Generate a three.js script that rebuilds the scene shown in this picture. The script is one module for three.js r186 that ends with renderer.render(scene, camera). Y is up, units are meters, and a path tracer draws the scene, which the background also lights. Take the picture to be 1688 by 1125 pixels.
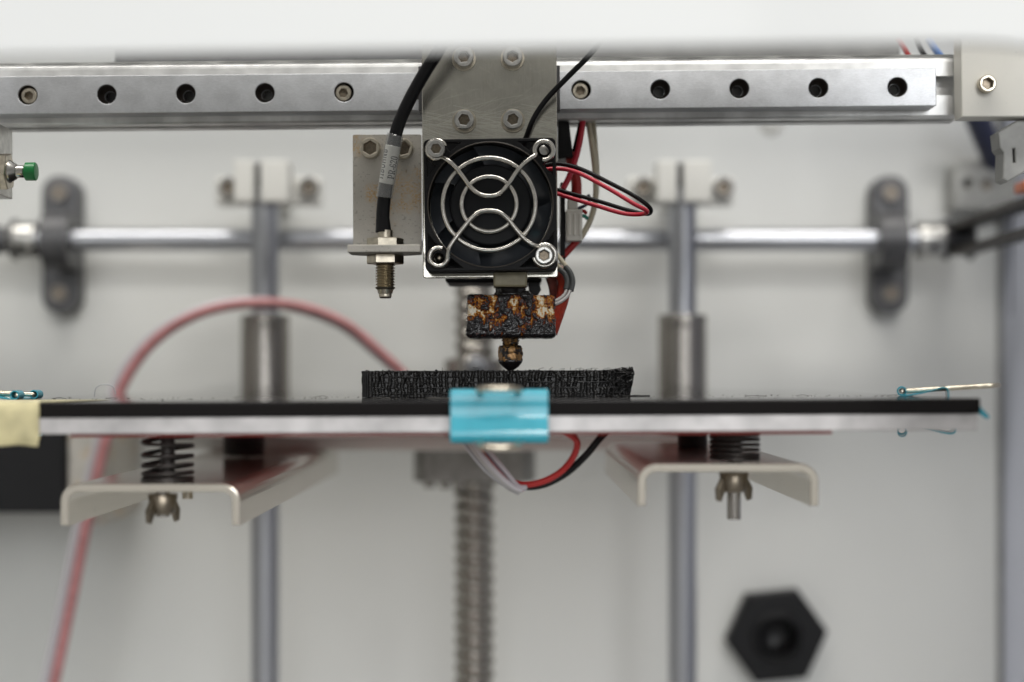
import * as THREE from 'three';
import { mergeGeometries, mergeVertices } from 'three/addons/utils/BufferGeometryUtils.js';
import { RoundedBoxGeometry } from 'three/addons/geometries/RoundedBoxGeometry.js';
import { RectAreaLightUniformsLib } from 'three/addons/lights/RectAreaLightUniformsLib.js';

// ------------------------------------------------------------------ camera, light, exposure
const scene = new THREE.Scene();
const W = 1688, H = 1125, F = 2727, HORIZON = 625, CAM = 500;      // photograph size, focal length in its pixels, camera distance in mm
const camera = new THREE.PerspectiveCamera(2 * Math.atan(H / 2 / F) * 180 / Math.PI, 1024 / 682, 0.02, 20);
camera.position.set(0, 0, CAM / 1000);
camera.lookAt(0, 0, 0);
camera.setViewOffset(W, H, 0, H / 2 - HORIZON, W, H);
camera.focus = 0.505;
camera.userData.fStop = 5.0;
const renderer = new THREE.WebGLRenderer({ antialias: true });
renderer.setSize(1024, 682);
renderer.toneMapping = THREE.LinearToneMapping;
renderer.toneMappingExposure = 1.13;
renderer.shadowMap.enabled = true;
RectAreaLightUniformsLib.init();
scene.background = new THREE.Color().setRGB(0.318, 0.312, 0.30);     // the light of the room round the machine

const S = 0.001;
const lampMat = new THREE.MeshStandardMaterial({ color: 0x111111, emissive: new THREE.Color(1, 0.96, 0.9), emissiveIntensity: 6 });
function ceilingLamp(pos, look, w, h, power, color, label) {
  const g = new THREE.Group(); g.name = numbered('ceiling_lamp'); g.position.set(...pos); g.lookAt(...look); scene.add(g);
  g.userData = { label, category: 'lamp' };
  const m = new THREE.Mesh(new THREE.BoxGeometry(w, h, 0.03), lampMat); m.name = 'diffuser'; m.position.z = -0.025; g.add(m);
  const l = new THREE.RectAreaLight(color, power, w, h);
  l.position.set(...pos); l.lookAt(...look); scene.add(l);
}
const taken = {};
function numbered(n) { const k = taken[n] = (taken[n] ?? -1) + 1; return k ? `${n}_${String(k).padStart(3, '0')}` : n; }
for (const [x, z] of [[-0.5, 0.2], [0.28, 0.2], [0.34, 2.25]])   // fluorescent fittings on the ceiling of the room
  ceilingLamp([x, 1.25, z], z > 1 ? [0, 0.1, 0] : [x, 0, z + 1e-4], 0.7, z > 1 ? 0.13 : 0.24, z > 1 ? 34 : 9.5, new THREE.Color(1, 0.975, 0.93), `fluorescent fitting on the ceiling, ${x < 0 ? 'above the left of the machine' : z < 0.5 ? 'above the right of the machine' : 'behind the camera'}`);
{ // large bright window of the room behind the camera
  const g = new THREE.Group(); g.name = 'window'; g.userData = { label: 'large bright window of the room, behind the camera', category: 'window' }; g.position.set(0.35, 0.72, 2.6); g.lookAt(0, 0, 0); scene.add(g);
  const m = new THREE.Mesh(new THREE.BoxGeometry(2.0, 1.1, 0.03), new THREE.MeshStandardMaterial({ color: 0x111111, emissive: new THREE.Color(0.97, 0.985, 1), emissiveIntensity: 1.0 })); m.name = 'pane'; m.position.z = -0.025; g.add(m);
  const l = new THREE.RectAreaLight(new THREE.Color(0.97, 0.985, 1), 4.4, 2.0, 1.1); l.position.copy(g.position); l.lookAt(0, 0, 0); scene.add(l);
}

// ------------------------------------------------------------------ helpers (all lengths in millimetres)
let seed = 7;
const rnd = () => { seed = (seed * 1664525 + 1013904223) >>> 0; return seed / 4294967296; };
const rr = (a, b) => a + (b - a) * rnd();
function hash(x, y, z) { let h = (x * 374761393 + y * 668265263 + z * 2147483647 * 0 + z * 1274126177) | 0; h = Math.imul(h ^ (h >>> 13), 1274126177); h ^= h >>> 16; return (h >>> 0) / 4294967296; }
const sm = (t) => t * t * (3 - 2 * t), lerp = (a, b, t) => a + (b - a) * t, clamp = (x, a = 0, b = 1) => Math.min(b, Math.max(a, x));
const step = (a, b, x) => sm(clamp((x - a) / (b - a)));
function noise(x, y, z = 0, px = 0, py = 0) {
  const i = Math.floor(x), j = Math.floor(y), k = Math.floor(z), u = sm(x - i), v = sm(y - j), w = sm(z - k);
  const q = (a, p) => p ? ((a % p) + p) % p : a;
  const h = (a, b, c) => hash(q(a, px), q(b, py), c);
  const f = (c) => lerp(lerp(h(i, j, c), h(i + 1, j, c), u), lerp(h(i, j + 1, c), h(i + 1, j + 1, c), u), v);
  return w ? lerp(f(k), f(k + 1), w) : f(k);
}
function fbm(x, y, z = 0, oct = 4, px = 0, py = 0) { let s = 0, a = 0.5, t = 0; for (let o = 0; o < oct; o++) { s += a * noise(x, y, z + o * 17, px, py); t += a; a *= 0.5; x *= 2; y *= 2; px *= 2; py *= 2; } return s / t; }
function tex(w, h, f, srgb = false) {
  const d = new Uint8Array(w * h * 4);
  for (let y = 0; y < h; y++) for (let x = 0; x < w; x++) { const c = f(x / w, y / h); const q = (y * w + x) * 4; const v = typeof c === 'number' ? [c, c, c] : c; for (let k = 0; k < 3; k++) d[q + k] = clamp(v[k]) * 255; d[q + 3] = 255; }
  const t = new THREE.DataTexture(d, w, h); t.wrapS = t.wrapT = THREE.RepeatWrapping; t.magFilter = THREE.LinearFilter; t.minFilter = THREE.LinearFilter; if (srgb) t.colorSpace = THREE.SRGBColorSpace; t.needsUpdate = true; return t;
}
const P = (px, py, z) => new THREE.Vector3((px - W / 2) * (CAM - z) / F, (HORIZON - py) * (CAM - z) / F, z);
const V = (x, y, z) => new THREE.Vector3(x, y, z);
const origin = new Map();
function thing(name, label, category, at = [0, 0, 0], roll = 0, group, kind) {
  const g = new THREE.Group(); g.name = numbered(name); scene.add(g); g.position.set(at[0] * S, at[1] * S, at[2] * S); g.rotation.z = roll;
  g.userData = { label, category }; if (group) g.userData.group = group; if (kind) g.userData.kind = kind;
  origin.set(g, at); return g;
}
function boxUV(g, size) {
  g = g.index ? g.toNonIndexed() : g; const p = g.attributes.position, uv = new Float32Array(p.count * 2), a = V(), b = V(), c = V(), n = V();
  for (let i = 0; i < p.count; i += 3) {
    a.fromBufferAttribute(p, i); b.fromBufferAttribute(p, i + 1); c.fromBufferAttribute(p, i + 2); n.crossVectors(b.clone().sub(a), c.clone().sub(a));
    const x = Math.abs(n.x), y = Math.abs(n.y), z = Math.abs(n.z);
    [a, b, c].forEach((v, k) => { const [s, t] = z >= x && z >= y ? [v.x, v.y] : y >= x ? [v.x, v.z] : [v.z, v.y]; uv[(i + k) * 2] = s / size; uv[(i + k) * 2 + 1] = t / size; });
  }
  g.setAttribute('uv', new THREE.BufferAttribute(uv, 2)); return g;
}
function part(name, geos, mat, parent, label) {
  if (name === 'screw' && geos.length === 2) { const m = part('screw', [geos[0]], mat, parent, label); part('socket', [geos[1]], M.socket, m); return m; }
  geos = Array.isArray(geos) ? geos : [geos];
  geos = geos.map((g) => { g = g.index ? g.toNonIndexed() : g.clone(); for (const k of Object.keys(g.attributes)) if (!['position', 'normal', 'uv'].includes(k)) g.deleteAttribute(k); if (!g.attributes.uv) g.setAttribute('uv', new THREE.BufferAttribute(new Float32Array(g.attributes.position.count * 2), 2)); g.morphAttributes = {}; return g; });
  let g = geos.length > 1 ? mergeGeometries(geos) : geos[0];
  if (mat.userData.uv) g = boxUV(g, mat.userData.uv);
  const o = origin.get(parent) ?? [0, 0, 0];
  g.translate(-o[0], -o[1], -o[2]); g.scale(S, S, S);
  const m = new THREE.Mesh(g, mat); m.name = name; m.castShadow = m.receiveShadow = true; origin.set(m, o);
  parent.add(m); if (label) m.userData.label = label; return m;
}
function single(name, geos, mat, label, category, group, kind) { const m = part(name, geos, mat, scene); m.name = numbered(name); m.userData = kind === 'structure' ? { kind, label, category } : { label, category }; if (kind) m.userData.kind = kind; if (group) m.userData.group = group; return m; }
function clone(o, d, label) { const c = o.clone(); c.name = numbered(o.name.replace(/_\d{3}$/, '')); c.position.add(V(d[0] * S, d[1] * S, d[2] * S)); c.userData = { ...o.userData, label }; scene.add(c); return c; }
// shapes
const box = (x0, x1, y0, y1, z0, z1, r = 0.3) => new RoundedBoxGeometry(x1 - x0, y1 - y0, z1 - z0, 2, Math.min(r, (x1 - x0) / 2.1, (y1 - y0) / 2.1, (z1 - z0) / 2.1)).translate((x0 + x1) / 2, (y0 + y1) / 2, (z0 + z1) / 2);
function polyTube(pts, r, sides = 8, seg = 0, closed = false) {
  let p = pts; if (seg) p = new THREE.CatmullRomCurve3(pts, closed, 'centripetal').getPoints(seg);
  const n = p.length, pos = [], idx = [], uv = []; let N = V();
  const tan = (i) => (closed && (i === 0 || i === n - 1)) ? p[1].clone().sub(p[n - 2]).normalize() : p[Math.min(n - 1, i + 1)].clone().sub(p[Math.max(0, i - 1)]).normalize();
  let len = 0; const t0 = tan(0); N = Math.abs(t0.y) < 0.9 ? V(0, 1, 0) : V(0, 0, 1); N.sub(t0.clone().multiplyScalar(N.dot(t0))).normalize();
  for (let i = 0; i < n; i++) {
    const T = tan(i); N.sub(T.clone().multiplyScalar(N.dot(T))).normalize(); const B = V().crossVectors(T, N); if (i) len += p[i].distanceTo(p[i - 1]);
    const R = typeof r === 'function' ? r(i / (n - 1)) : r;
    for (let k = 0; k <= sides; k++) { const a = k / sides * Math.PI * 2; const q = p[i].clone().addScaledVector(N, Math.cos(a) * R).addScaledVector(B, Math.sin(a) * R); pos.push(q.x, q.y, q.z); uv.push(len / 10, k / sides); }
  }
  for (let i = 0; i < n - 1; i++) for (let k = 0; k < sides; k++) { const a = i * (sides + 1) + k, b = a + sides + 1; idx.push(a, a + 1, b, b, a + 1, b + 1); }
  const cap = (i, f) => { const c = pos.length / 3; pos.push(p[i].x, p[i].y, p[i].z); uv.push(0, 0); for (let k = 0; k < sides; k++) { const a = i * (sides + 1) + k; f ? idx.push(c, a + 1, a) : idx.push(c, a, a + 1); } };
  if (!closed) { cap(0, true); cap(n - 1, false); }
  const g = new THREE.BufferGeometry(); g.setAttribute('position', new THREE.Float32BufferAttribute(pos, 3)); g.setAttribute('uv', new THREE.Float32BufferAttribute(uv, 2)); g.setIndex(idx); g.computeVertexNormals(); return g;
}
const cyl = (r, a, b, seg = 32, r2 = r) => { const d = b.clone().sub(a), g = new THREE.CylinderGeometry(r2, r, d.length(), seg); g.applyQuaternion(new THREE.Quaternion().setFromUnitVectors(V(0, 1, 0), d.clone().normalize())); const c = a.clone().add(b).multiplyScalar(0.5); return g.translate(c.x, c.y, c.z); };
const lathe = (pr, seg = 40, flat = false) => { let g = new THREE.LatheGeometry(pr.map(([r, y]) => new THREE.Vector2(Math.max(r, 0), y)), seg); if (flat) { g = g.toNonIndexed(); g.computeVertexNormals(); } return g; };
const aim = (g, dir, at) => { g.applyQuaternion(new THREE.Quaternion().setFromUnitVectors(V(0, 1, 0), dir.clone().normalize())); return g.translate(at.x, at.y, at.z); };
function poly(n, r, a0 = 0) { const s = []; for (let i = 0; i < n; i++) s.push(new THREE.Vector2(Math.cos(a0 + i / n * 2 * Math.PI) * r, Math.sin(a0 + i / n * 2 * Math.PI) * r)); return s; }
function extr(outer, holes, depth, bev = 0, curve = 24) {
  const s = new THREE.Shape(outer); for (const h of holes) s.holes.push(new THREE.Path(h));
  return new THREE.ExtrudeGeometry(s, { depth: depth - 2 * bev, bevelEnabled: bev > 0, bevelSize: bev, bevelThickness: bev, bevelOffset: -bev, bevelSegments: 2, curveSegments: curve }).translate(0, 0, bev);
}
const rect = (x0, x1, y0, y1, r = 0, n = 6) => {
  if (!r) return [new THREE.Vector2(x0, y0), new THREE.Vector2(x1, y0), new THREE.Vector2(x1, y1), new THREE.Vector2(x0, y1)];
  const s = []; for (const [cx, cy, a] of [[x1 - r, y1 - r, 0], [x0 + r, y1 - r, 1], [x0 + r, y0 + r, 2], [x1 - r, y0 + r, 3]]) for (let i = 0; i <= n; i++) { const t = (a + i / n) * Math.PI / 2; s.push(new THREE.Vector2(cx + r * Math.cos(t), cy + r * Math.sin(t))); } return s;
};
// a socket head: axis +z, seat at z = 0
function socketHead(r, h, turn = 0.2, sock = 0.5) {
  const k = r * sock * 1.1;
  return [extr(poly(36, r), [poly(6, k, turn)], h, r * 0.12), extr(poly(6, k * 1.02, turn), [], h * 0.35).translate(0, 0, 0.02), ];
}
const washer = (r, h = 0.6) => extr(poly(36, r), [poly(20, r * 0.4)], h, 0.12);
const move = (gs, x, y, z) => gs.map((g) => g.clone().translate(x, y, z));
function hexNut(R, h, hole, turn = 0) { // axis y, centred
  const g = extr(poly(6, R, turn), [poly(20, hole)], h, 0.35); return g.translate(0, 0, -h / 2).rotateX(-Math.PI / 2);
}

// ------------------------------------------------------------------ materials
const std = (r, g, b, rough, metal = 0, more = {}) => { const m = new THREE.MeshPhysicalMaterial({ roughness: rough, metalness: metal, ...more }); m.color.setRGB(r, g, b); return m; };
function uvmm(m, size) { m.userData.uv = size; return m; }
const T = {};
T.brush = tex(512, 512, (u, v) => { const a = noise(u * 40, v * 512, 1, 40, 512), b = noise(u * 160, v * 256, 2, 160, 256), c = fbm(u * 5, v * 5, 3, 4, 5, 5); return 0.66 + 0.16 * a + 0.1 * b + 0.3 * (c - 0.5); });
T.brushBump = tex(512, 512, (u, v) => noise(u * 30, v * 512, 1, 30, 512) * 0.7 + 0.3 * noise(u * 120, v * 512, 5, 120, 512));
T.brushV = tex(512, 512, (u, v) => { const a = noise(u * 512, v * 24, 1, 512, 24), c = fbm(u * 4, v * 4, 3, 4, 4, 4); return 0.72 + 0.12 * a + 0.22 * (c - 0.5); });
// worn plate: fine vertical grain and arcs of scratches
function scratchTex() {
  const n = 1024, d = new Float32Array(n * n).fill(0), rs = rnd;
  const line = (x, y, a, len, curv, w) => { for (let i = 0; i < len; i++) { x += Math.cos(a); y += Math.sin(a); a += curv; const X = ((x | 0) % n + n) % n, Y = ((y | 0) % n + n) % n; for (let q = 0; q < 5; q++) { const o = ((Y + q) % n) * n + X; d[o] = Math.max(d[o], w * (q === 2 ? 1 : 0.7)); } } };
  for (let i = 0; i < 90; i++) line(rs() * n, n * (0.9 + 0.13 * (rs() + rs() - 1)), -0.22 + 0.22 * (rs() - 0.5) + (rs() < 0.2 ? 0.5 : 0), 150 + 450 * rs(), (rs() - 0.5) * 0.0016, 0.35 + 0.65 * rs());
  for (let i = 0; i < 200; i++) line(rs() * n, rs() * n, rs() * 6.3, 20 + 90 * rs(), (rs() - 0.5) * 0.004, 0.15 + 0.3 * rs());
  return { n, d };
}
const sc = scratchTex();
T.plate = tex(1024, 1024, (u, v) => { const s = sc.d[((v * 1024) | 0) * 1024 + ((u * 1024) | 0)], g = noise(u * 512, v * 20, 1, 512, 20), c = fbm(u * 6, v * 6, 3, 5, 6, 6); const q = 0.66 + 0.1 * g + 0.3 * (c - 0.5) + 0.3 * s; return [q, q * 0.985, q * 0.94]; });
T.plateRough = tex(512, 512, (u, v) => { const c = fbm(u * 8, v * 8, 9, 4, 8, 8); return 0.42 + 0.3 * (c - 0.5); });
T.dusty = tex(1024, 1024, (u, v) => {
  const c = fbm(u * 6, v * 6, 3, 5, 6, 6), f = noise(u * 300, v * 300, 7, 300, 300), rust = step(0.46, 0.68, fbm(u * 5 + 3, v * 5, 21, 5, 5, 5)) * step(0.35, 0.75, f * 0.6 + noise(u * 90, v * 90, 2, 90, 90) * 0.5);
  const dot = step(0.83, 0.9, noise(u * 60, v * 60, 33, 60, 60)) * 0.5; const q = 0.62 + 0.2 * (c - 0.5) + 0.07 * (f - 0.5) - dot * 0.3; return [q + rust * 0.02, q * 0.975 - rust * 0.14, q * 0.93 - rust * 0.30];
});
T.paint = tex(512, 512, (u, v) => { const c = fbm(u * 4, v * 4, 3, 5, 4, 4), s = step(0.955, 0.98, noise(u * 90, v * 90, 5, 90, 90)); const q = 0.93 + 0.1 * (c - 0.5) - 0.3 * s; return [q, q * 0.99, q * 0.97]; });
T.wall = tex(512, 512, (u, v) => { const c = fbm(u * 3, v * 3, 11, 5, 3, 3), k = step(0.6, 0.8, fbm(u * 7 + 2, v * 3, 31, 4, 7, 3)); const q = 0.93 + 0.12 * (c - 0.5) - 0.05 * k; return [q, q, q * 0.995]; });
T.streakBump = tex(512, 64, (u, v) => 0.6 * noise(u * 120, v * 2, 1, 120, 2) + 0.4 * noise(u * 256, v * 3, 5, 256, 3));
T.streak = tex(512, 128, (u, v) => { const k = step(0.74, 0.86, noise(u * 170, v * 3, 3, 170, 3)) * step(0.45, 0.65, fbm(u * 6, v * 5, 8, 3, 6, 5)); const q = 0.9 + 0.12 * (fbm(u * 12, v * 4, 2, 4, 12, 4) - 0.5); return [q + k * 0.1, q + k * 0.1, q + k * 0.1]; });
T.grain = tex(512, 512, (u, v) => 0.6 * noise(u * 256, v * 256, 1, 256, 256) + 0.4 * fbm(u * 30, v * 30, 4, 3, 30, 30));
T.wear = tex(512, 512, (u, v) => 0.75 + 0.5 * (fbm(u * 10, v * 10, 2, 5, 10, 10) - 0.5));

const M = {
  rail: uvmm(std(0.72, 0.735, 0.76, 0.4, 0.85, { map: T.brush, bumpMap: T.brushBump, bumpScale: 0.00002 }), 30),
  bore: std(0.10, 0.085, 0.075, 0.45, 0.6),
  oldBrass: uvmm(std(0.29, 0.25, 0.195, 0.33, 1, { map: T.wear }), 14),
  greyPaint: uvmm(std(0.42, 0.42, 0.40, 0.45, 0, { map: T.wear }), 60),
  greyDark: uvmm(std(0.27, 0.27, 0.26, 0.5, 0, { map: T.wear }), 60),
  nutBlock: uvmm(std(0.34, 0.33, 0.31, 0.4, 0.8, { map: T.wear }), 30),
  darkBolt: std(0.24, 0.22, 0.20, 0.4, 0.9),
  socket: uvmm(std(0.30, 0.25, 0.19, 0.35, 0.9, { map: T.wear }), 6),
  alu: uvmm(std(0.90, 0.90, 0.89, 0.38, 0.6, { map: T.wear }), 60),
  plate: uvmm(std(0.70, 0.685, 0.635, 0.4, 0.9, { map: T.plate, roughnessMap: T.plateRough }), 42),
  bracket: uvmm(std(0.78, 0.76, 0.72, 0.5, 0.65, { map: T.dusty }), 40),
  steel: uvmm(std(0.66, 0.65, 0.62, 0.28, 1, { map: T.wear }), 20),
  nickel: uvmm(std(0.72, 0.655, 0.535, 0.3, 1, { map: T.wear }), 14),
  chrome: uvmm(std(0.80, 0.77, 0.71, 0.22, 1, { map: T.wear }), 12),
  rod: std(0.44, 0.45, 0.48, 0.3, 1),
  bearing: std(0.34, 0.32, 0.295, 0.25, 1),
  screwDark: std(0.36, 0.34, 0.31, 0.22, 1),
  dark: uvmm(std(0.10, 0.10, 0.105, 0.5, 0.3, { map: T.wear }), 30),
  iron: uvmm(std(0.13, 0.13, 0.135, 0.45, 0.5, { map: T.wear }), 30),
  black: uvmm(std(0.011, 0.011, 0.012, 0.42, 0, { specularIntensity: 0.4, bumpMap: T.grain, bumpScale: 0.00004 }), 12),
  blackGloss: std(0.014, 0.014, 0.015, 0.25, 0, { specularIntensity: 0.4 }),
  hub: std(0.010, 0.011, 0.013, 0.42, 0, { specularIntensity: 0.4 }),
  blade: std(0.05, 0.056, 0.066, 0.2),
  cable: std(0.008, 0.008, 0.009, 0.28, 0, { specularIntensity: 0.4 }),
  red: std(0.55, 0.025, 0.05, 0.35),
  redDeep: std(0.42, 0.02, 0.018, 0.45),
  sleeve: uvmm(std(0.62, 0.045, 0.012, 0.5, 0, { map: T.wear, bumpMap: T.grain, bumpScale: 0.0002 }), 8),
  sleeveOld: uvmm(std(0.24, 0.05, 0.035, 0.6, 0, { map: T.wear, bumpMap: T.grain, bumpScale: 0.0002 }), 8),
  cream: std(0.62, 0.56, 0.42, 0.5),
  whiteWire: std(0.62, 0.6, 0.58, 0.3, 0, { transmission: 0.35, thickness: 0 }),
  white: uvmm(std(0.74, 0.74, 0.71, 0.4, 0, { map: T.paint }), 60),
  cover: uvmm(std(0.80, 0.81, 0.805, 0.5, 0, { map: T.wall }), 400),
  endBlock: uvmm(std(0.70, 0.69, 0.64, 0.45, 0, { map: T.paint }), 50),
  armPaint: uvmm(std(0.76, 0.72, 0.64, 0.15, 0.72, { map: T.paint }), 90),
  wall: uvmm(std(0.715, 0.72, 0.70, 0.4, 0, { map: T.wall }), 420),
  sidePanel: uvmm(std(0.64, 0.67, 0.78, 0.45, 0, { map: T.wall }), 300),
  floor: uvmm(std(0.62, 0.62, 0.60, 0.5, 0, { map: T.wall }), 300),
  connector: std(0.72, 0.70, 0.64, 0.4, 0),
  peek: uvmm(std(0.42, 0.37, 0.24, 0.45, 0, { map: T.wear }), 25),
  bedGlass: uvmm(std(0.008, 0.007, 0.007, 0.16, 0, { specularIntensity: 0.4, roughnessMap: T.plateRough }), 60),
  bedPlate: uvmm(std(0.60, 0.58, 0.575, 0.42, 0.45, { map: T.wear }), 70),
  pcb: std(0.34, 0.035, 0.025, 0.4),
  teal: uvmm(std(0.008, 0.31, 0.41, 0.5, 0, { map: T.streak, clearcoat: 0.6, clearcoatRoughness: 0.1, bumpMap: T.streakBump, bumpScale: 0.00006 }), 30),
  tape: uvmm(std(0.78, 0.70, 0.40, 0.6, 0, { map: T.wear, transmission: 0.15, thickness: 0 }), 40),
  green: std(0.005, 0.19, 0.045, 0.35),
  navy: std(0.025, 0.03, 0.07, 0.5),
  belt: uvmm(std(0.045, 0.04, 0.036, 0.55, 0, { map: T.wear }), 20),
  tube: uvmm(std(0.62, 0.27, 0.275, 0.4, 0, { map: T.wear }), 26),
  sheath: std(0.66, 0.64, 0.67, 0.3, 0, { transmission: 0.3, thickness: 0 }),
  blue: std(0.14, 0.28, 0.62, 0.4),
  pinkWire: std(0.55, 0.25, 0.24, 0.4), greyWire: std(0.42, 0.42, 0.44, 0.4),
  copper: std(0.5, 0.14, 0.06, 0.4, 0.5),
  filament: std(0.011, 0.010, 0.0095, 0.22),
  spring: std(0.05, 0.045, 0.042, 0.4, 0.7),
  clear: std(0.85, 0.86, 0.86, 0.12, 0, { transmission: 0.85, thickness: 0 }),
};

// ------------------------------------------------------------------ enclosure
const WALLZ = -270;
single('back_wall', box(-262, 226, -230, 170, WALLZ - 3, WALLZ, 0.5), M.wall, 'white painted rear panel of the printer enclosure', 'wall', undefined, 'structure');
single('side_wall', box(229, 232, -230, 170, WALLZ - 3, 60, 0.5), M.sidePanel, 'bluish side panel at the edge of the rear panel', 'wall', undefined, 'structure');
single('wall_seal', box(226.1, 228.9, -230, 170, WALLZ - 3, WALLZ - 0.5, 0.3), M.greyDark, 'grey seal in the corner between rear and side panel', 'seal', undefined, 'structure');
single('side_wall', box(-268, -265, -230, 170, WALLZ - 3, 60, 0.5), M.wall, 'white side panel out of frame', 'wall', undefined, 'structure');
single('top_panel', box(-268, 232, 170.5, 173.5, WALLZ - 3, -238, 0.5), M.wall, 'white rear strip of the enclosure top, above the frame', 'panel', undefined, 'structure');
single('floor', box(-268, 232, -236, -231, WALLZ - 3, 90, 0.5), M.floor, 'pale base plate of the enclosure below the frame', 'floor', undefined, 'structure');
{ // front cover: sheet with an opening whose upper right corner is rounded
  const z = 180, e = (px, py) => { const p = P(px, py, z); return new THREE.Vector2(p.x, p.y); };
  const a = e(-700, 103), b = e(1600, 69), s = [a, b];
  for (let i = 1; i <= 8; i++) { const t = i / 8 * Math.PI / 2; s.push(e(1600 + 250 * Math.sin(t), 69 + 110 * (1 - Math.cos(t)))); }
  s.push(new THREE.Vector2(s.at(-1).x + 2, -150), new THREE.Vector2(170, -150), new THREE.Vector2(170, 190), new THREE.Vector2(-190, 190), new THREE.Vector2(-190, a.y));
  single('printer_cover', extr(s, [], 4, 0.8).translate(0, 0, z - 4), M.cover, 'white front cover of the printer, blurred across the top of the view', 'cover');
}
{ const c = P(1272, 203, WALLZ); single('wall_button', aim(lathe([[0, 3.4], [3, 3.1], [5.2, 1.8], [6, 0], [6, -0.2]]), V(0, 0, 1), c), M.white, 'small white domed plug on the rear panel just under the beam', 'plug'); }

// ------------------------------------------------------------------ gantry: beam, rail, plate
const ROLL = 0.0090;
{
  const zf = -30, y = P(844, 147.5, zf).y, x1 = P(1585, 0, zf).x, x0 = -190;
  const t = thing('gantry_beam', 'slotted aluminium beam that carries the steel rail across the top', 'beam', [0, y, zf], ROLL);
  const h = 10, d = 15, s = [[0, h], [-d, h], [-d, -h], [-9.5, -h], [-9.5, -h + 2], [-11.5, -h + 2], [-11.5, -h + 5], [-3.5, -h + 5], [-3.5, -h + 2], [-5.5, -h + 2], [-5.5, -h], [-0.6, -h], [0, -h + 0.6], [0, -3.1], [-1.8, -3.1], [-1.8, -5], [-5.5, -5], [-5.5, 5], [-1.8, 5], [-1.8, 3.1], [0, 3.1], [0, h - 2.4], [-0.18, h - 1.5], [-0.7, h - 0.7], [-1.5, h - 0.18], [-2.4, h]];
  const g = extr(s.map(([u, v]) => new THREE.Vector2(u, v)), [], x1 - x0).rotateY(Math.PI / 2).scale(1, 1, -1);
  // shape plane (u = depth, v = height): rotateY turns +z to +x and +u to -z
  g.index; const p = g.attributes.position, idx = []; for (let i = 0; i < p.count; i += 3) idx.push(i, i + 2, i + 1); g.setIndex(idx); const g2 = g.toNonIndexed(); g2.computeVertexNormals();
  part('profile', g2.translate(x0, y, zf), M.alu, t);
  const r = thing('linear_rail', 'brushed steel linear rail with a row of counterbored holes', 'rail', [0, P(844, 149.5, -22).y, -22], ROLL);
  const ry = P(844, 149.5, -22).y, rx1 = P(1544, 0, -22).x, holes = (R) => [...Array(14)].map((_, i) => poly(28, R).map((q) => q.clone().add(new THREE.Vector2(P(45 - 130.45 + 130.45 * i, 0, -22).x, ry))));
  const inside = (hs) => hs.filter((q) => q[0].x < rx1 - 2);
  part('rail_bar', [extr(rect(x0, rx1, ry - 6, ry + 6, 0.4), inside(holes(3.05)), 4.4, 0.25).translate(0, 0, -26.4), extr(rect(x0, rx1, ry - 6, ry + 6, 0.4), inside(holes(1.75)), 3.3).translate(0, 0, -29.9)], M.rail, r);
  for (let i = 0; i < 14; i++) { const hx = P(45 - 130.45 + 130.45 * i, 0, -22).x; if (hx > rx1 - 2) continue; part('bore', [aim(lathe([[3.0, -0.35], [3.02, -4.3], [1.8, -4.36], [1.72, -7.5]], 28), V(0, 0, 1), V(hx, ry, -22))], M.bore, r); }
  for (const px of [45, 565, 957]) part('screw', move(socketHead(2.6, 3.1, 0.35 + px), P(px, 0, -22).x, ry, -26.3), M.nickel, r);
}
{
  const z0 = -16, z1 = -12, xc = P(808.5, 0, z1).x, yb = P(0, 458, z1).y;
  const t = thing('carriage_plate', 'scratched steel plate bolted to the rail carriage above the fan', 'plate', [xc, yb, z1], 0.006);
  part('plate', extr(rect(xc - 20.9, xc + 20.9, yb, yb + 80, 0.8), [], z1 - z0, 0.25).translate(0, 0, z0), M.plate, t);
  for (const [px, py, a] of [[767, 97, 0.1], [847, 97, 0.5], [767, 200, 0.9], [847, 200, 0.3]]) { const c = P(px, py, z1); part('screw', move(socketHead(3.05, 3.4, a, 0.52), c.x, c.y, z1 + 0.55), M.steel, t); part('washer', washer(3.75).translate(c.x, c.y, z1), M.nickel, t); }
  part('carriage_block', box(xc - 22.2, xc + 22, P(0, 186, -20).y, P(0, 112, -20).y, -21.6, -16.2), M.dark, t);
}
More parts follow.
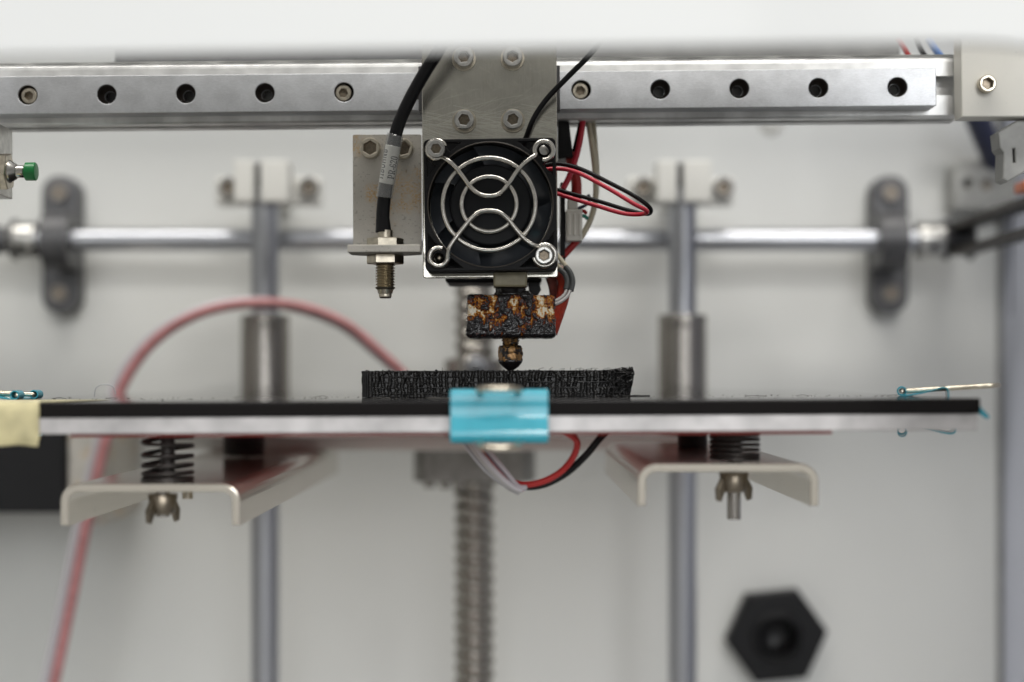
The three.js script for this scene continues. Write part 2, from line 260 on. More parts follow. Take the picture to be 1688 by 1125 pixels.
// sensor bracket and sensor
{
  const z = -12, a = P(582, 222, z), b = P(696, 410, z);
  const t = thing('sensor_bracket', 'dusty bent steel bracket bolted beside the fan', 'bracket', [(a.x + b.x) / 2, b.y, z], 0.004);
  part('back_plate', extr(rect(a.x, b.x - 0.2, b.y - 1.6, a.y, 0.5), [], 2).translate(0, 0, z - 2), M.bracket, t);
  // shelf: plan outline with rounded front, thickness in y
  const c = P(635, 0, -2), L = P(576, 0, 4).x, R = P(696, 0, 2).x - 0.3, s = [[L, 11], [R, 11], [R, -1], [R - 4, -4.4], [R - 8, -5.6], [L + 8, -5.6], [L + 3, -4.2], [L, -1]];
  const sp = new THREE.CatmullRomCurve3(s.slice(2).map(([x, y]) => V(x, y, 0)), false, 'centripetal').getPoints(30).map((q) => new THREE.Vector2(q.x, q.y));
  const y1 = P(0, 406, 4).y;
  part('shelf', extr([new THREE.Vector2(L, 10), new THREE.Vector2(R, 10), ...sp], [poly(20, 3.1).map((q) => q.clone().add(new THREE.Vector2(c.x, 2)))], 2.3, 0.25).rotateX(Math.PI / 2).translate(0, y1, 0), M.bracket, t);
  for (const [px, py, q] of [[612, 246, 0.5], [666, 247, 0.25]]) { const k = P(px, py, z); part('screw', move(socketHead(3.15, 3.6, q, 0.62), k.x, k.y, z + 0.02), M.nickel, t); }

  const sx = c.x, zc = -2, Y = (py) => P(0, py, zc).y;
  const q = thing('proximity_sensor', 'threaded metal proximity sensor with two hex nuts and a black cable', 'sensor', [sx, Y(492), zc]);
  const th = []; for (let y = Y(474); y < Y(394); y += 0.42) th.push([th.length % 2 ? 2.35 : 3.1, y]);
  part('barrel', lathe([[0, Y(484)], [2.2, Y(484)], [2.5, Y(478)], [2.9, Y(476)], ...th, [2.3, Y(394)], [2.3, Y(380)], [0, Y(380)]], 72, true).translate(sx, 0, zc), M.nickel, q);
  part('sensing_tip', lathe([[0, Y(492)], [1.6, Y(492)], [1.95, Y(489.5)], [1.95, Y(478)], [0, Y(478)]]).translate(sx, 0, zc), M.nickel, q);
  part('nut', hexNut(5.6, 2.9, 2.5, 0.2).translate(sx, y1 + 1.46, zc), M.nickel, q);
  part('nut', hexNut(5.6, 2.7, 2.5, 0.08).translate(sx, y1 - 2.3 - 1.37, zc), M.nickel, q);
  const pts = [[632, 383, zc], [631, 355, zc], [634, 322, zc], [641, 280, -1], [650, 230, 0], [659, 200, 1], [680, 155, 3], [703, 115, 5], [722, 85, 7], [745, 40, 10], [765, 0, 12]].map((k) => P(...k));
  part('cable', polyTube(pts, (u) => u < 0.08 ? 2.45 - u * 4 : 2.1 - u * 0.25, 16, 120), M.cable, q);
  // clear sleeve with the printed label inside
  const curve = new THREE.CatmullRomCurve3(pts, false, 'centripetal'), all = curve.getPoints(400), seg = (y0, y1b) => all.filter((k) => { const py = HORIZON - k.y * F / (CAM - k.z); return py < y0 && py > y1b; });
  const lc = document.createElement('canvas'); lc.width = 512; lc.height = 512; const cx = lc.getContext('2d');
  cx.fillStyle = '#d9d7d0'; cx.fillRect(0, 0, 512, 512); cx.fillStyle = '#1c1a18';
  // u runs up the cable (canvas x), v round it (canvas y)
  cx.font = 'bold 92px serif'; cx.scale(1, 1.3); cx.fillText('PR-620', 70, 268, 410);
  cx.font = 'bold 92px sans-serif'; cx.fillText('TIBOHNB', 40, 166, 430);
  const lt = new THREE.CanvasTexture(lc); lt.colorSpace = THREE.SRGBColorSpace; lt.wrapS = lt.wrapT = THREE.RepeatWrapping;
  const lab = polyTube(seg(303, 240), 2.32, 32), uv = lab.attributes.uv, mx = Math.max(...uv.array.filter((_, i) => i % 2 === 0)); for (let i = 0; i < uv.count; i++) uv.setXY(i, uv.getX(i) / mx, 0.5 - uv.getY(i));
  part('label', lab, std(1, 1, 1, 0.3, 0, { map: lt, clearcoat: 0.6, clearcoatRoughness: 0.15 }), q, 'white printed label on the cable');
  part('label_sleeve', polyTube(seg(327, 222), 2.5, 32), M.clear, q);
}

// ------------------------------------------------------------------ fan and wire guard
{
  const fx = P(808.5, 0, 0).x, fy = P(0, 337.5, 0).y, t = thing('cooling_fan', 'square black cooling fan mounted on the steel plate', 'fan', [fx, fy, -12], 0.016);
  const tri = (sx, sy, sw) => { const q = [[18.2, 10.2], [18.2, 16.2], [14.6, 13.2 + 1.9]].map(([a, b]) => sw ? [b, a] : [a, b]).map(([a, b]) => new THREE.Vector2(fx + sx * (a + 0.3), fy + sy * (b - 0.5))); return q; };
  const pockets = []; for (const sx of [-1, 1]) for (const sy of [-1, 1]) {
    pockets.push([[19.0, 8.6], [19.0, 14.2], [16.2, 12.0]].map(([a, b]) => new THREE.Vector2(fx + sx * a, fy + sy * b)), [[8.6, 19.0], [14.2, 19.0], [12.0, 16.2]].map(([a, b]) => new THREE.Vector2(fx + sx * a, fy + sy * b)), poly(20, 1.7).map((q) => q.clone().add(new THREE.Vector2(fx + sx * 16, fy + sy * 16))));
  }
  // front and rear flanges, joined by the round barrel
  part('frame', [extr(rect(fx - 20, fx + 20, fy - 20, fy + 20, 1.6), [poly(64, 18.9).map((q) => q.clone().add(new THREE.Vector2(fx, fy))), ...pockets], 3, 0.25).translate(0, 0, -3), extr(rect(fx - 20, fx + 20, fy - 20, fy + 20, 1.6), [poly(64, 18.9).map((q) => q.clone().add(new THREE.Vector2(fx, fy)))], 2.4).translate(0, 0, -11.9),
    extr(poly(64, 19.6).map((q) => q.clone().add(new THREE.Vector2(fx, fy))), [poly(64, 18.9).map((q) => q.clone().add(new THREE.Vector2(fx, fy)))], 6.5).translate(0, 0, -9.5)], M.black, t);
  part('rim', new THREE.TorusGeometry(18.95, 0.22, 8, 80).translate(fx, fy, -0.1), std(0.06, 0.05, 0.04, 0.35), t);
  const hub = part('hub', aim(lathe([[0, 0], [1.8, 0], [1.9, -0.12], [2.0, 0], [11.6, -0.1], [12.3, -0.5], [12.5, -1.2], [12.5, -9], [0, -9]], 56), V(0, 0, 1), V(fx, fy, -1.4)), M.hub, t);
  const N = 7;
  for (let b = 0; b < N; b++) { // twisted blades
    const pos = [], idx = [], a0 = b / N * Math.PI * 2 + 0.35, nu = 10, nv = 5, uvs = [];
    for (const side of [0, 1]) for (let i = 0; i <= nu; i++) for (let j = 0; j <= nv; j++) { const u = i / nu, v = j / nv, r = 12.3 + 6.2 * v, a = a0 + (u - 0.5) * (0.90 + 0.1 * v) + 0.10 * v; pos.push(fx + r * Math.cos(a), fy + r * Math.sin(a), -2.6 - 6.2 * (1 - u) - 0.6 * Math.sin(u * Math.PI) - side * 0.7); uvs.push(u, v); }
    const n1 = (nu + 1) * (nv + 1); for (let s = 0; s < 2; s++) for (let i = 0; i < nu; i++) for (let j = 0; j < nv; j++) { const q = s * n1 + i * (nv + 1) + j, w = q + nv + 1; s ? idx.push(q, q + 1, w, w, q + 1, w + 1) : idx.push(q, w, q + 1, w, w + 1, q + 1); }
    const g = new THREE.BufferGeometry(); g.setAttribute('position', new THREE.Float32BufferAttribute(pos, 3)); g.setAttribute('uv', new THREE.Float32BufferAttribute(uvs, 2)); g.setIndex(idx); g.computeVertexNormals();
    part('blade', g, M.blade, t);
  }
  const wr = (list) => list.map((k) => P(...k));
  part('red_wire', polyTube(wr([[895, 282, -7], [915, 280, -6], [945, 284, -4], [1000, 312, 0], [1045, 340, 3], [1066, 352, 2], [1060, 357, -2], [1030, 356, -6], [980, 341, -10], [930, 325, -13], [905, 316, -15]]), 0.66, 10, 90), M.red, t, 'red fan wire in a loop');
  part('black_wire', polyTube(wr([[900, 274, -8], [918, 272, -7], [950, 278, -5], [1008, 306, -1], [1055, 333, 2], [1072, 348, 1], [1068, 357, -4], [1035, 350, -8], [985, 334, -12], [930, 318, -15], [905, 310, -17]]), 0.66, 10, 90), M.cable, t, 'black fan wire in a loop');

  // wire guard
  const g = thing('fan_guard', 'round wire finger guard screwed over the fan', 'fan guard', [P(806, 0, 2).x, P(0, 336, 2).y, 0]);
  const gx = P(806.2, 0, 2.2).x, gy = P(0, 336.2, 2.2).y, q = (zx, zy, z) => P(690 + zx / 4.5, 215 + zy / 4.5, z), wire = 0.74;
  for (const R of [14.0, 8.3]) part('ring', new THREE.TorusGeometry(R, wire, 12, 90).translate(gx, gy, 1.1), M.chrome, g);
  const loop = (cx, cy, a0, a1, r, z0, z1) => [...Array(15)].map((_, i) => { const a = a0 + (a1 - a0) * i / 14; return q(cx + r * Math.cos(a), cy - r * Math.sin(a), lerp(z0, z1, i / 14)); });
  const D = Math.PI / 180;
  part('arm', polyTube([...loop(132, 142, 20 * D, 300 * D, 68, 1.2, 1.0).reverse().reverse(), ...[[215, 222], [270, 270], [330, 345], [390, 425], [455, 475], [522, 488], [590, 475], [650, 420], [715, 325], [770, 260], [835, 205]].map(([a, b]) => q(a, b, 2.5)), ...loop(930, 150, 205 * D, -100 * D, 70, 1.8, 1.0)], wire, 12, 260), M.chrome, g);
  part('arm', polyTube([...loop(148, 940, 65 * D, 350 * D, 68, 1.0, 1.8), ...[[225, 880], [275, 800], [340, 715], [400, 645], [455, 605], [522, 596], [590, 605], [650, 645], [720, 730], [790, 810], [850, 850]].map(([a, b]) => q(a, b, 2.5)), ...loop(935, 928, 120 * D, -170 * D, 80, 1.6, 1.0)], wire, 12, 260), M.chrome, g);
  for (const [zx, zy, a] of [[132, 145, 0.1], [930, 932, 0.45]]) { const c = q(zx, zy, 1.2); part('screw', move(socketHead(2.7, 2.8, a, 0.52), c.x, c.y, 1.5), M.steel, g); }
  { const c = q(925, 155, -1), c2 = q(155, 945, -1); part('threaded_end', aim(lathe([[0, 1.2], [1.5, 1.1], [1.5, 0.7], [1.35, 0.5], [1.5, 0.3], [1.35, 0.1], [1.5, -0.1], [1.5, -3]]), V(0.25, 0.2, 1), V(c.x, c.y, -0.8)), M.steel, g); part('threaded_end', aim(lathe([[0, 0.4], [1.5, 0.3], [1.5, -2]]), V(0.1, 0, 1), V(c2.x, c2.y, -2)), M.nickel, g); }
}
single('signal_cable', polyTube([[1010, 40, 10], [985, 75, 6], [968, 95, 3], [935, 128, 0], [900, 165, -4], [880, 195, -6], [868, 225, -8.5], [858, 248, -10], [850, 270, -10.8]].map((k) => P(...k)), 0.85, 12, 80), M.cable, 'thin black cable running down the plate behind the fan', 'cable');

// ------------------------------------------------------------------ hot end
{
  const zc = -16, x = P(841.5, 0, zc).x, Y = (py) => P(0, py, zc).y;
  const t = thing('hot_end', 'burnt hot end with a stained heater block and a brass nozzle', 'hot end', [x, Y(611), zc]);
  const k = 2727 / 508, bx0 = (771 - 844) / k, bx1 = (914 - 844) / k, by1 = (625 - 487) / k, by0 = (625 - 553) / k, bz1 = -8, bz0 = -24;
  part('insulator', [box(P(813, 0, -9).x, P(869, 0, -9).x, P(0, 473, -9).y, P(0, 448, -9).y + 8, -23, -9.5, 0.8)], M.peek, t);
  // heater block with crusted plastic
  const blob = (geo, f, uvf) => { geo.deleteAttribute('uv'); geo.deleteAttribute('normal'); geo = mergeVertices(geo, 1e-4); geo.computeVertexNormals(); const p = geo.attributes.position, n = geo.attributes.normal, o = p.array.slice(); for (let i = 0; i < p.count; i++) { const d = f(o[i * 3], o[i * 3 + 1], o[i * 3 + 2]); p.setXYZ(i, o[i * 3] + n.getX(i) * d, o[i * 3 + 1] + n.getY(i) * d, o[i * 3 + 2] + n.getZ(i) * d); } geo.computeVertexNormals(); const uv = new Float32Array(p.count * 2); for (let i = 0; i < p.count; i++) { const [a, b] = uvf(o[i * 3], o[i * 3 + 1], o[i * 3 + 2]); uv[i * 2] = a; uv[i * 2 + 1] = b; } geo.setAttribute('uv', new THREE.BufferAttribute(uv, 2)); return geo; };
  const w = bx1 - bx0, h = by1 - by0;
  // burn(u, v): 0 clean ceramic ... 1 charred crust
  const burn = (u, v) => { // u, v in mm from the lower left of the face
    const n = fbm(u * 0.34 + 3.1, v * 0.42 + 1.7, 3, 5), streak = fbm(u * 1.1, v * 0.35, 9, 4), fine = fbm(u * 2.2, v * 2.2, 14, 3);
    const k = (q, a) => 0.5 + (q - 0.5) * a;
    let t = 0.40 * k(n, 1.5) + 0.32 * k(streak, 1.4) + 0.28 * k(fine, 1.3);
    t += 0.045 + 0.2 * step(9.2, 4.4, v + 3.4 * (fbm(u * 0.45, 7, 5, 3) - 0.5));
    const dx = u - (15.5 + (12 - v) * 0.26 + 0.9 * Math.sin(v * 0.9)), drip = step(2.4, 1.0, Math.abs(dx) + 1.2 * (fine - 0.5)) * step(1, 3, v); t += 0.2 * drip;
    return t;
  };
  const K = (c, a) => c.map((q) => q * a);
  const colour = (t, g) => { const st = [[0.36, [0.84, 0.76, 0.61]], [0.415, [0.78, 0.60, 0.36]], [0.46, [0.74, 0.38, 0.085]], [0.525, [0.58, 0.20, 0.020]], [0.575, [0.27, 0.055, 0.010]], [0.63, [0.06, 0.018, 0.017]], [0.70, [0.012, 0.010, 0.011]]]; let c = st[0][1]; for (let i = 0; i < st.length - 1; i++) if (t > st[i][0]) { const q = clamp((t - st[i][0]) / (st[i + 1][0] - st[i][0])); c = st[i][1].map((a, j) => lerp(a, st[i + 1][1][j], q)); } return K(c, 0.86 + 0.28 * g); };
  const enc = (c) => c.map((q) => Math.pow(q, 1 / 2.2));
  const bw = 48, bh = 30; // mm covered by the texture
  const bt = tex(1024, 640, (u, v) => { const a = u * bw, b = v * bh; return enc(colour(burn(a, b), noise(a * 5, b * 5, 8))); }, true);
  const brt = tex(512, 320, (u, v) => lerp(0.5, 0.19, step(0.40, 0.58, burn(u * bw, v * bh))));
  const bmp = tex(1024, 640, (u, v) => { const a = u * bw, b = v * bh, t = burn(a, b); return step(0.42, 0.62, t) * (0.3 + 0.7 * fbm(a * 0.75, b * 0.75, 40, 3)); });
  const mBurn = std(1, 1, 1, 1, 0, { map: bt, roughnessMap: brt, bumpMap: bmp, bumpScale: 0.0009 });
  let g = new THREE.BoxGeometry(w, h, bz1 - bz0, 108, 52, 40).translate((bx0 + bx1) / 2, (by0 + by1) / 2, (bz0 + bz1) / 2);
  { const p = g.attributes.position, R = 0.9, c = V((bx0 + bx1) / 2, (by0 + by1) / 2, (bz0 + bz1) / 2), hx = w / 2 - R, hy = h / 2 - R, hz = (bz1 - bz0) / 2 - R; for (let i = 0; i < p.count; i++) { const d = V().fromBufferAttribute(p, i).sub(c), q = V(clamp(d.x, -hx, hx), clamp(d.y, -hy, hy), clamp(d.z, -hz, hz)), o = d.clone().sub(q), l = o.length(); if (l > R) o.multiplyScalar(R / l); q.add(o).add(c); p.setXYZ(i, q.x, q.y, q.z); } }
  g = blob(g, (a, b, c) => { const t2 = burn(a - bx0 + (bz1 - c) * 0.7 + 4, b - by0 + 3), cr = step(0.57, 0.72, t2); return 0.5 * cr * (0.1 + 1.3 * fbm(a * 1.1, b * 1.1, c * 1.1, 4)) + 0.05 * fbm(a * 3, b * 3, c * 3, 2) + (b < by0 + 0.9 ? 0.5 * cr * fbm(a * 1.1, c * 1.1, 4, 3) : 0); }, (a, b, c) => [(a - bx0 + (bz1 - c) * 0.7 + 4) / bw, (b - by0 + 3) / bh]);
  part('heater_block', g, mBurn, t, 'cream and brown heater block crusted with burnt plastic');
  const crustUV = (a, b, c) => [(a + c + 20) / 24, (b + c) / 24];
  const crust = std(0.013, 0.011, 0.011, 0.26);
  part('burnt_collar', [blob(lathe([[0, by1 - 0.6], [5.6, by1 - 0.5], [5.2, by1 + 0.9], [4.7, by1 + 1.4], [4.9, by1 + 2.2], [4.6, by1 + 2.9], [0, by1 + 3]], 60).translate(x, 0, zc), (a, b, c) => 1.1 * (fbm(a * 0.7, b * 0.7, c * 0.7, 4) - 0.45), crustUV),
    blob(new THREE.SphereGeometry(1, 40, 30).scale(2.0, 1.9, 1.1).translate(P(868, 0, -8).x, by1 - 0.3, bz1 - 0.5), (a, b, c) => 1.0 * (fbm(a * 0.9, b * 0.9, c, 4) - 0.5), crustUV),
    blob(new THREE.SphereGeometry(1, 40, 30).scale(1.5, 2.0, 0.5).translate(P(873, 0, -8).x, by1 - 2.2, bz1 - 0.2), (a, b, c) => 0.9 * (fbm(a * 0.9, b * 0.9, c, 4) - 0.5), crustUV)], crust, t);
  // nozzle
  const nt = tex(512, 512, (u, v) => { const t2 = 0.6 * fbm(u * 9, v * 9, 2, 5, 9, 9) + 0.4 * fbm(u * 24, v * 24, 5, 3, 24, 24); const q = step(0.44, 0.58, t2); return enc([lerp(0.30, 0.014, q), lerp(0.155, 0.011, q), lerp(0.045, 0.010, q)]); }, true);
  const mN = uvmm(std(1, 1, 1, 0.34, 0.35, { map: nt }), 16);
  const ny = (py) => Y(py), rough = (geo, amp, f) => blob(geo, (a, b, c) => amp * (fbm(a * f, b * f, c * f, 4) - 0.5), crustUV);
  part('nozzle_thread', rough(lathe([[0, by0 + 1], [2.9, by0 + 0.6], [3.0, ny(558)], [2.5, ny(560)], [2.9, ny(562)], [2.4, ny(564)], [2.6, ny(566)], [2.3, ny(570)], [0, ny(571)]], 48).translate(x, 0, zc), 0.5, 1.2), mN, t);
  const hg = new THREE.CylinderGeometry(1, 1, ny(570) - ny(599), 72, 22, false); { const p = hg.attributes.position, hh = (ny(570) - ny(599)) / 2; for (let q = 0; q < p.count; q++) { const a = Math.atan2(p.getZ(q), p.getX(q)) - 0.1, m = ((a % (Math.PI / 3)) + Math.PI / 3) % (Math.PI / 3) - Math.PI / 6, l = Math.hypot(p.getX(q), p.getZ(q)); let R = Math.min(3.45 / Math.cos(m), 3.82); const e = hh - Math.abs(p.getY(q)); if (e < 0.7) R -= 0.5 * (0.7 - e); p.setX(q, p.getX(q) * R); p.setZ(q, p.getZ(q) * R); } hg.translate(x, (ny(570) + ny(599)) / 2, zc); }
  part('nozzle', rough(hg, 0.7, 0.9), mN, t);
  part('nozzle_tip', rough(lathe([[0, ny(611)], [0.9, ny(610.5)], [2.4, ny(605)], [3.5, ny(599)], [3.7, ny(595)], [3.2, ny(593)], [0, ny(593)]], 48).translate(x, 0, zc), 1.0, 1.1), crust, t);
  { // crumbs stuck under the block
    const cr = []; for (let i = 0; i < 46; i++) { const s = rr(0.15, 0.5), q = new THREE.IcosahedronGeometry(s, 1); q.scale(1, rr(0.5, 1), 1); cr.push(q.translate(rr(bx0 + 0.5, bx1 - 0.5), by0 + rr(-0.25, 0.2), rr(bz1 - 3, bz1 + 0.1))); }
    const c = part('crumb', cr, crust, t); c.userData.kind = 'stuff';
  }
}
// wiring behind and below the plate
const wires = (name, list, r, m, label, cat, seg = 60) => single(name, polyTube(list.map((k) => P(...k)), r, 12, seg), m, label, cat);
{
  single('blower', [extr([P(920, 200, -30), P(938, 200, -30), P(945, 258, -30), P(920, 262, -30)].map((q) => new THREE.Vector2(q.x, q.y)), [], 14, 0.4).translate(0, 0, -44), box(P(924, 0, -30).x, P(932, 0, -30).x, P(0, 432, -30).y, P(0, 300, -30).y, -44, -31)], M.black, 'black blower casing behind the right edge of the steel plate', 'blower');
  const c = thing('wire_connector', 'white plastic wire connector behind the right edge of the fan', 'connector', [P(946, 0, -32).x, P(0, 398, -32).y, -32]);
  part('housing', [box(P(933, 0, -30).x, P(960, 0, -30).x, P(0, 398, -30).y, P(0, 345, -30).y, -38, -30, 0.5), box(P(936, 0, -30).x, P(953, 0, -30).x, P(0, 345, -30).y, P(0, 326, -30).y, -37, -31, 0.5)], M.connector, c);
  part('ridge', [0, 1, 2].map((i) => box(P(936 + i * 9, 0, -30).x, P(940 + i * 9, 0, -30).x, P(0, 388, -30).y, P(0, 352, -30).y, -30.05, -29.6, 0.2)), M.connector, c);
  wires('cream_wire', [[968, 190, -38], [974, 225, -36], [981, 280, -35], [982, 325, -35], [976, 355, -35], [962, 385, -34], [945, 405, -33], [930, 420, -32]], 0.95, M.cream, 'cream wire curving down beside the white connector', 'wire');
  wires('cream_wire', [[978, 195, -40], [982, 240, -39], [985, 290, -39], [980, 345, -38], [968, 372, -38]], 0.7, M.cream, 'thinner cream wire farther right beside the connector', 'wire');
  wires('red_wire', [[962, 190, -33], [958, 222, -32], [950, 258, -31], [938, 292, -30], [928, 312, -29]], 0.95, M.red, 'short red wire slanting down behind the steel plate', 'wire');
  wires('dark_wire', [[962, 185, -34], [955, 215, -33.5], [947, 250, -33]], 0.8, M.cable, 'short dark wire lying against the slanting red wire', 'wire');
  wires('red_ribbon', [[938, 250, -36], [945, 280, -36], [950, 300, -36], [950, 330, -36]], 1.7, M.redDeep, 'broad red wire behind the loop of fan wires', 'wire');
  wires('red_lead', [[952, 350, -33], [962, 348, -32.5], [967, 352, -33]], 0.6, M.redDeep, 'tiny red lead at the side of the connector', 'wire', 20);
  wires('green_lead', [[952, 357, -33], [962, 356, -32.5], [968, 360, -34]], 0.6, std(0.02, 0.28, 0.2, 0.4), 'tiny green lead at the side of the connector', 'wire', 20);
  wires('blue_lead', [[950, 345, -34], [966, 338, -33.5], [972, 330, -34], [970, 322, -35]], 0.55, M.navy, 'tiny dark blue lead at the side of the connector', 'wire', 20);
  wires('red_strand', [[956, 392, -33], [940, 410, -32.5], [926, 425, -32]], 1.1, M.redDeep, 'red strand below the white connector', 'wire', 24);
  const th = thing('thermistor_lead', 'pair of grey sleeved leads curling into the heater block', 'wire', [P(940, 0, -20).x, P(0, 470, -20).y, -20]);
  part('cream_lead', polyTube([[918, 420, -22], [926, 430, -21], [936, 443, -20]].map((k) => P(...k)), 0.75, 10, 24), M.cream, th);
  part('cream_lead', polyTube([[914, 432, -22], [922, 440, -21], [928, 448, -20]].map((k) => P(...k)), 0.7, 10, 24), M.cream, th);
  part('grey_sleeve', polyTube([[932, 440, -20], [940, 450, -19], [944, 464, -18], [941, 480, -17]].map((k) => P(...k)), 0.9, 12, 30), std(0.07, 0.075, 0.075, 0.5), th);
  part('grey_sleeve', polyTube([[922, 444, -20], [931, 452, -19], [935, 464, -18], [933, 478, -17]].map((k) => P(...k)), 0.85, 12, 30), std(0.08, 0.085, 0.085, 0.5), th);
  part('clear_lead', polyTube([[941, 478, -17], [934, 490, -15], [920, 500, -13], [904, 505, -12]].map((k) => P(...k)), 0.55, 10, 30), M.whiteWire, th);
  part('clear_lead', polyTube([[934, 477, -17], [930, 486, -15.5], [918, 495, -13.5], [904, 500, -12.5]].map((k) => P(...k)), 0.5, 10, 30), M.whiteWire, th);
  wires('heater_sleeve', [[918, 445, -26], [930, 462, -23], [928, 488, -20], [921, 512, -18], [913, 535, -17], [908, 550, -17]], 2.1, M.sleeve, 'bright red braided sleeve running into the heater block', 'sleeve');
  wires('heater_sleeve', [[900, 440, -28], [912, 470, -26], [914, 490, -25], [906, 520, -24]], 1.7, M.sleeveOld, 'faded red sleeve behind the bright red one', 'sleeve');
  { const a = P(800, 0, -30); single('heat_sink', [box(P(735, 0, -32).x, P(893, 0, -32).x, P(0, 468, -32).y, P(0, 430, -32).y, -50, -26, 1)], M.black, 'dark heat sink body behind the plate above the heater block', 'heat sink'); single('wire_clip', extr([[871, 466], [889, 466], [892, 478], [886, 488], [872, 486]].map(([p, q]) => { const v = P(p, q, -26); return new THREE.Vector2(v.x, v.y); }), [], 3, 0.3).translate(0, 0, -29), M.black, 'small black clip beside the cream insulator', 'clip'); }
}

// ------------------------------------------------------------------ print bed
const BR = 0.0045, BZ = 65, BY = -5.58;       // front edge, upper face
const bedX0 = -155, bedX1 = 123.3, bedB = -187;
const onBed = (x) => BY + x * BR;
{
  const t = thing('print_bed', 'black glass print bed on a pale plate with a red heater underneath', 'print bed', [0, BY, BZ], BR);
  part('black_glass', box(bedX0, bedX1, BY - 4.15, BY, bedB, BZ, 0.45), M.bedGlass, t);
  part('base_plate', box(bedX0, bedX1 - 0.6, BY - 8.5, BY - 4.2, bedB, BZ - 0.4, 0.3), M.bedPlate, t);
  part('heater_board', box(-118, P(1372, 0, BZ - 6).x, BY - 9.5, BY - 8.55, bedB + 4, BZ - 6, 0.2), M.pcb, t, 'red heater board');
}
{ // masking tape wrapped over the front edge at the left
  const nx = 40, prof = [[18, 0.12], [30, 0.14], [45, 0.15], [58, 0.15], [64.6, 0.18], [65.35, -0.5], [65.5, -2.5], [65.4, -5], [65.3, -8], [65.2, -9.4], [65.0, -10.4], [64.6, -11.2]], pos = [], idx = [], uv = [];
  for (let s = 0; s < 2; s++) for (let i = 0; i <= nx; i++) for (let j = 0; j < prof.length; j++) { const u = i / nx, x = lerp(bedX0 - 1, P(64, 0, 65).x + (j < 5 ? (4 - j) * 1.9 : 0) + 0.7 * (noise(j * 0.9, 3) - 0.5), u), n = noise(x * 0.35, j * 0.6), n2 = noise(x * 0.2, 9); const [z, y] = prof[j]; const under = j > 8 ? (j - 8) * 0.35 * (n2 - 0.55) : 0; pos.push(x, onBed(x) + y + under - (s ? 0.09 : 0) + (j < 5 ? 0.05 * n : 0), z + (j >= 5 ? 0.35 * n : 0) - (s && j >= 5 ? 0.12 : 0)); uv.push(u, j / 11); }
  const n1 = (nx + 1) * prof.length; for (let s = 0; s < 2; s++) for (let i = 0; i < nx; i++) for (let j = 0; j < prof.length - 1; j++) { const a = s * n1 + i * prof.length + j, b = a + prof.length; s ? idx.push(a, b, a + 1, b, b + 1, a + 1) : idx.push(a, a + 1, b, b, a + 1, b + 1); }
  const g = new THREE.BufferGeometry(); g.setAttribute('position', new THREE.Float32BufferAttribute(pos, 3)); g.setAttribute('uv', new THREE.Float32BufferAttribute(uv, 2)); g.setIndex(idx); g.computeVertexNormals();
  single('masking_tape', g, M.tape, 'yellowish masking tape folded over the front edge of the bed', 'tape');
}
single('blue_scrap', extr([[1606, 672], [1616, 671], [1632, 688], [1626, 691], [1612, 682]].map(([a, b]) => { const v = P(a, b, 60); return new THREE.Vector2(v.x, v.y); }), [], 0.5).translate(0, 0, 60), M.teal, 'torn scrap of blue film at the corner of the bed', 'scrap');

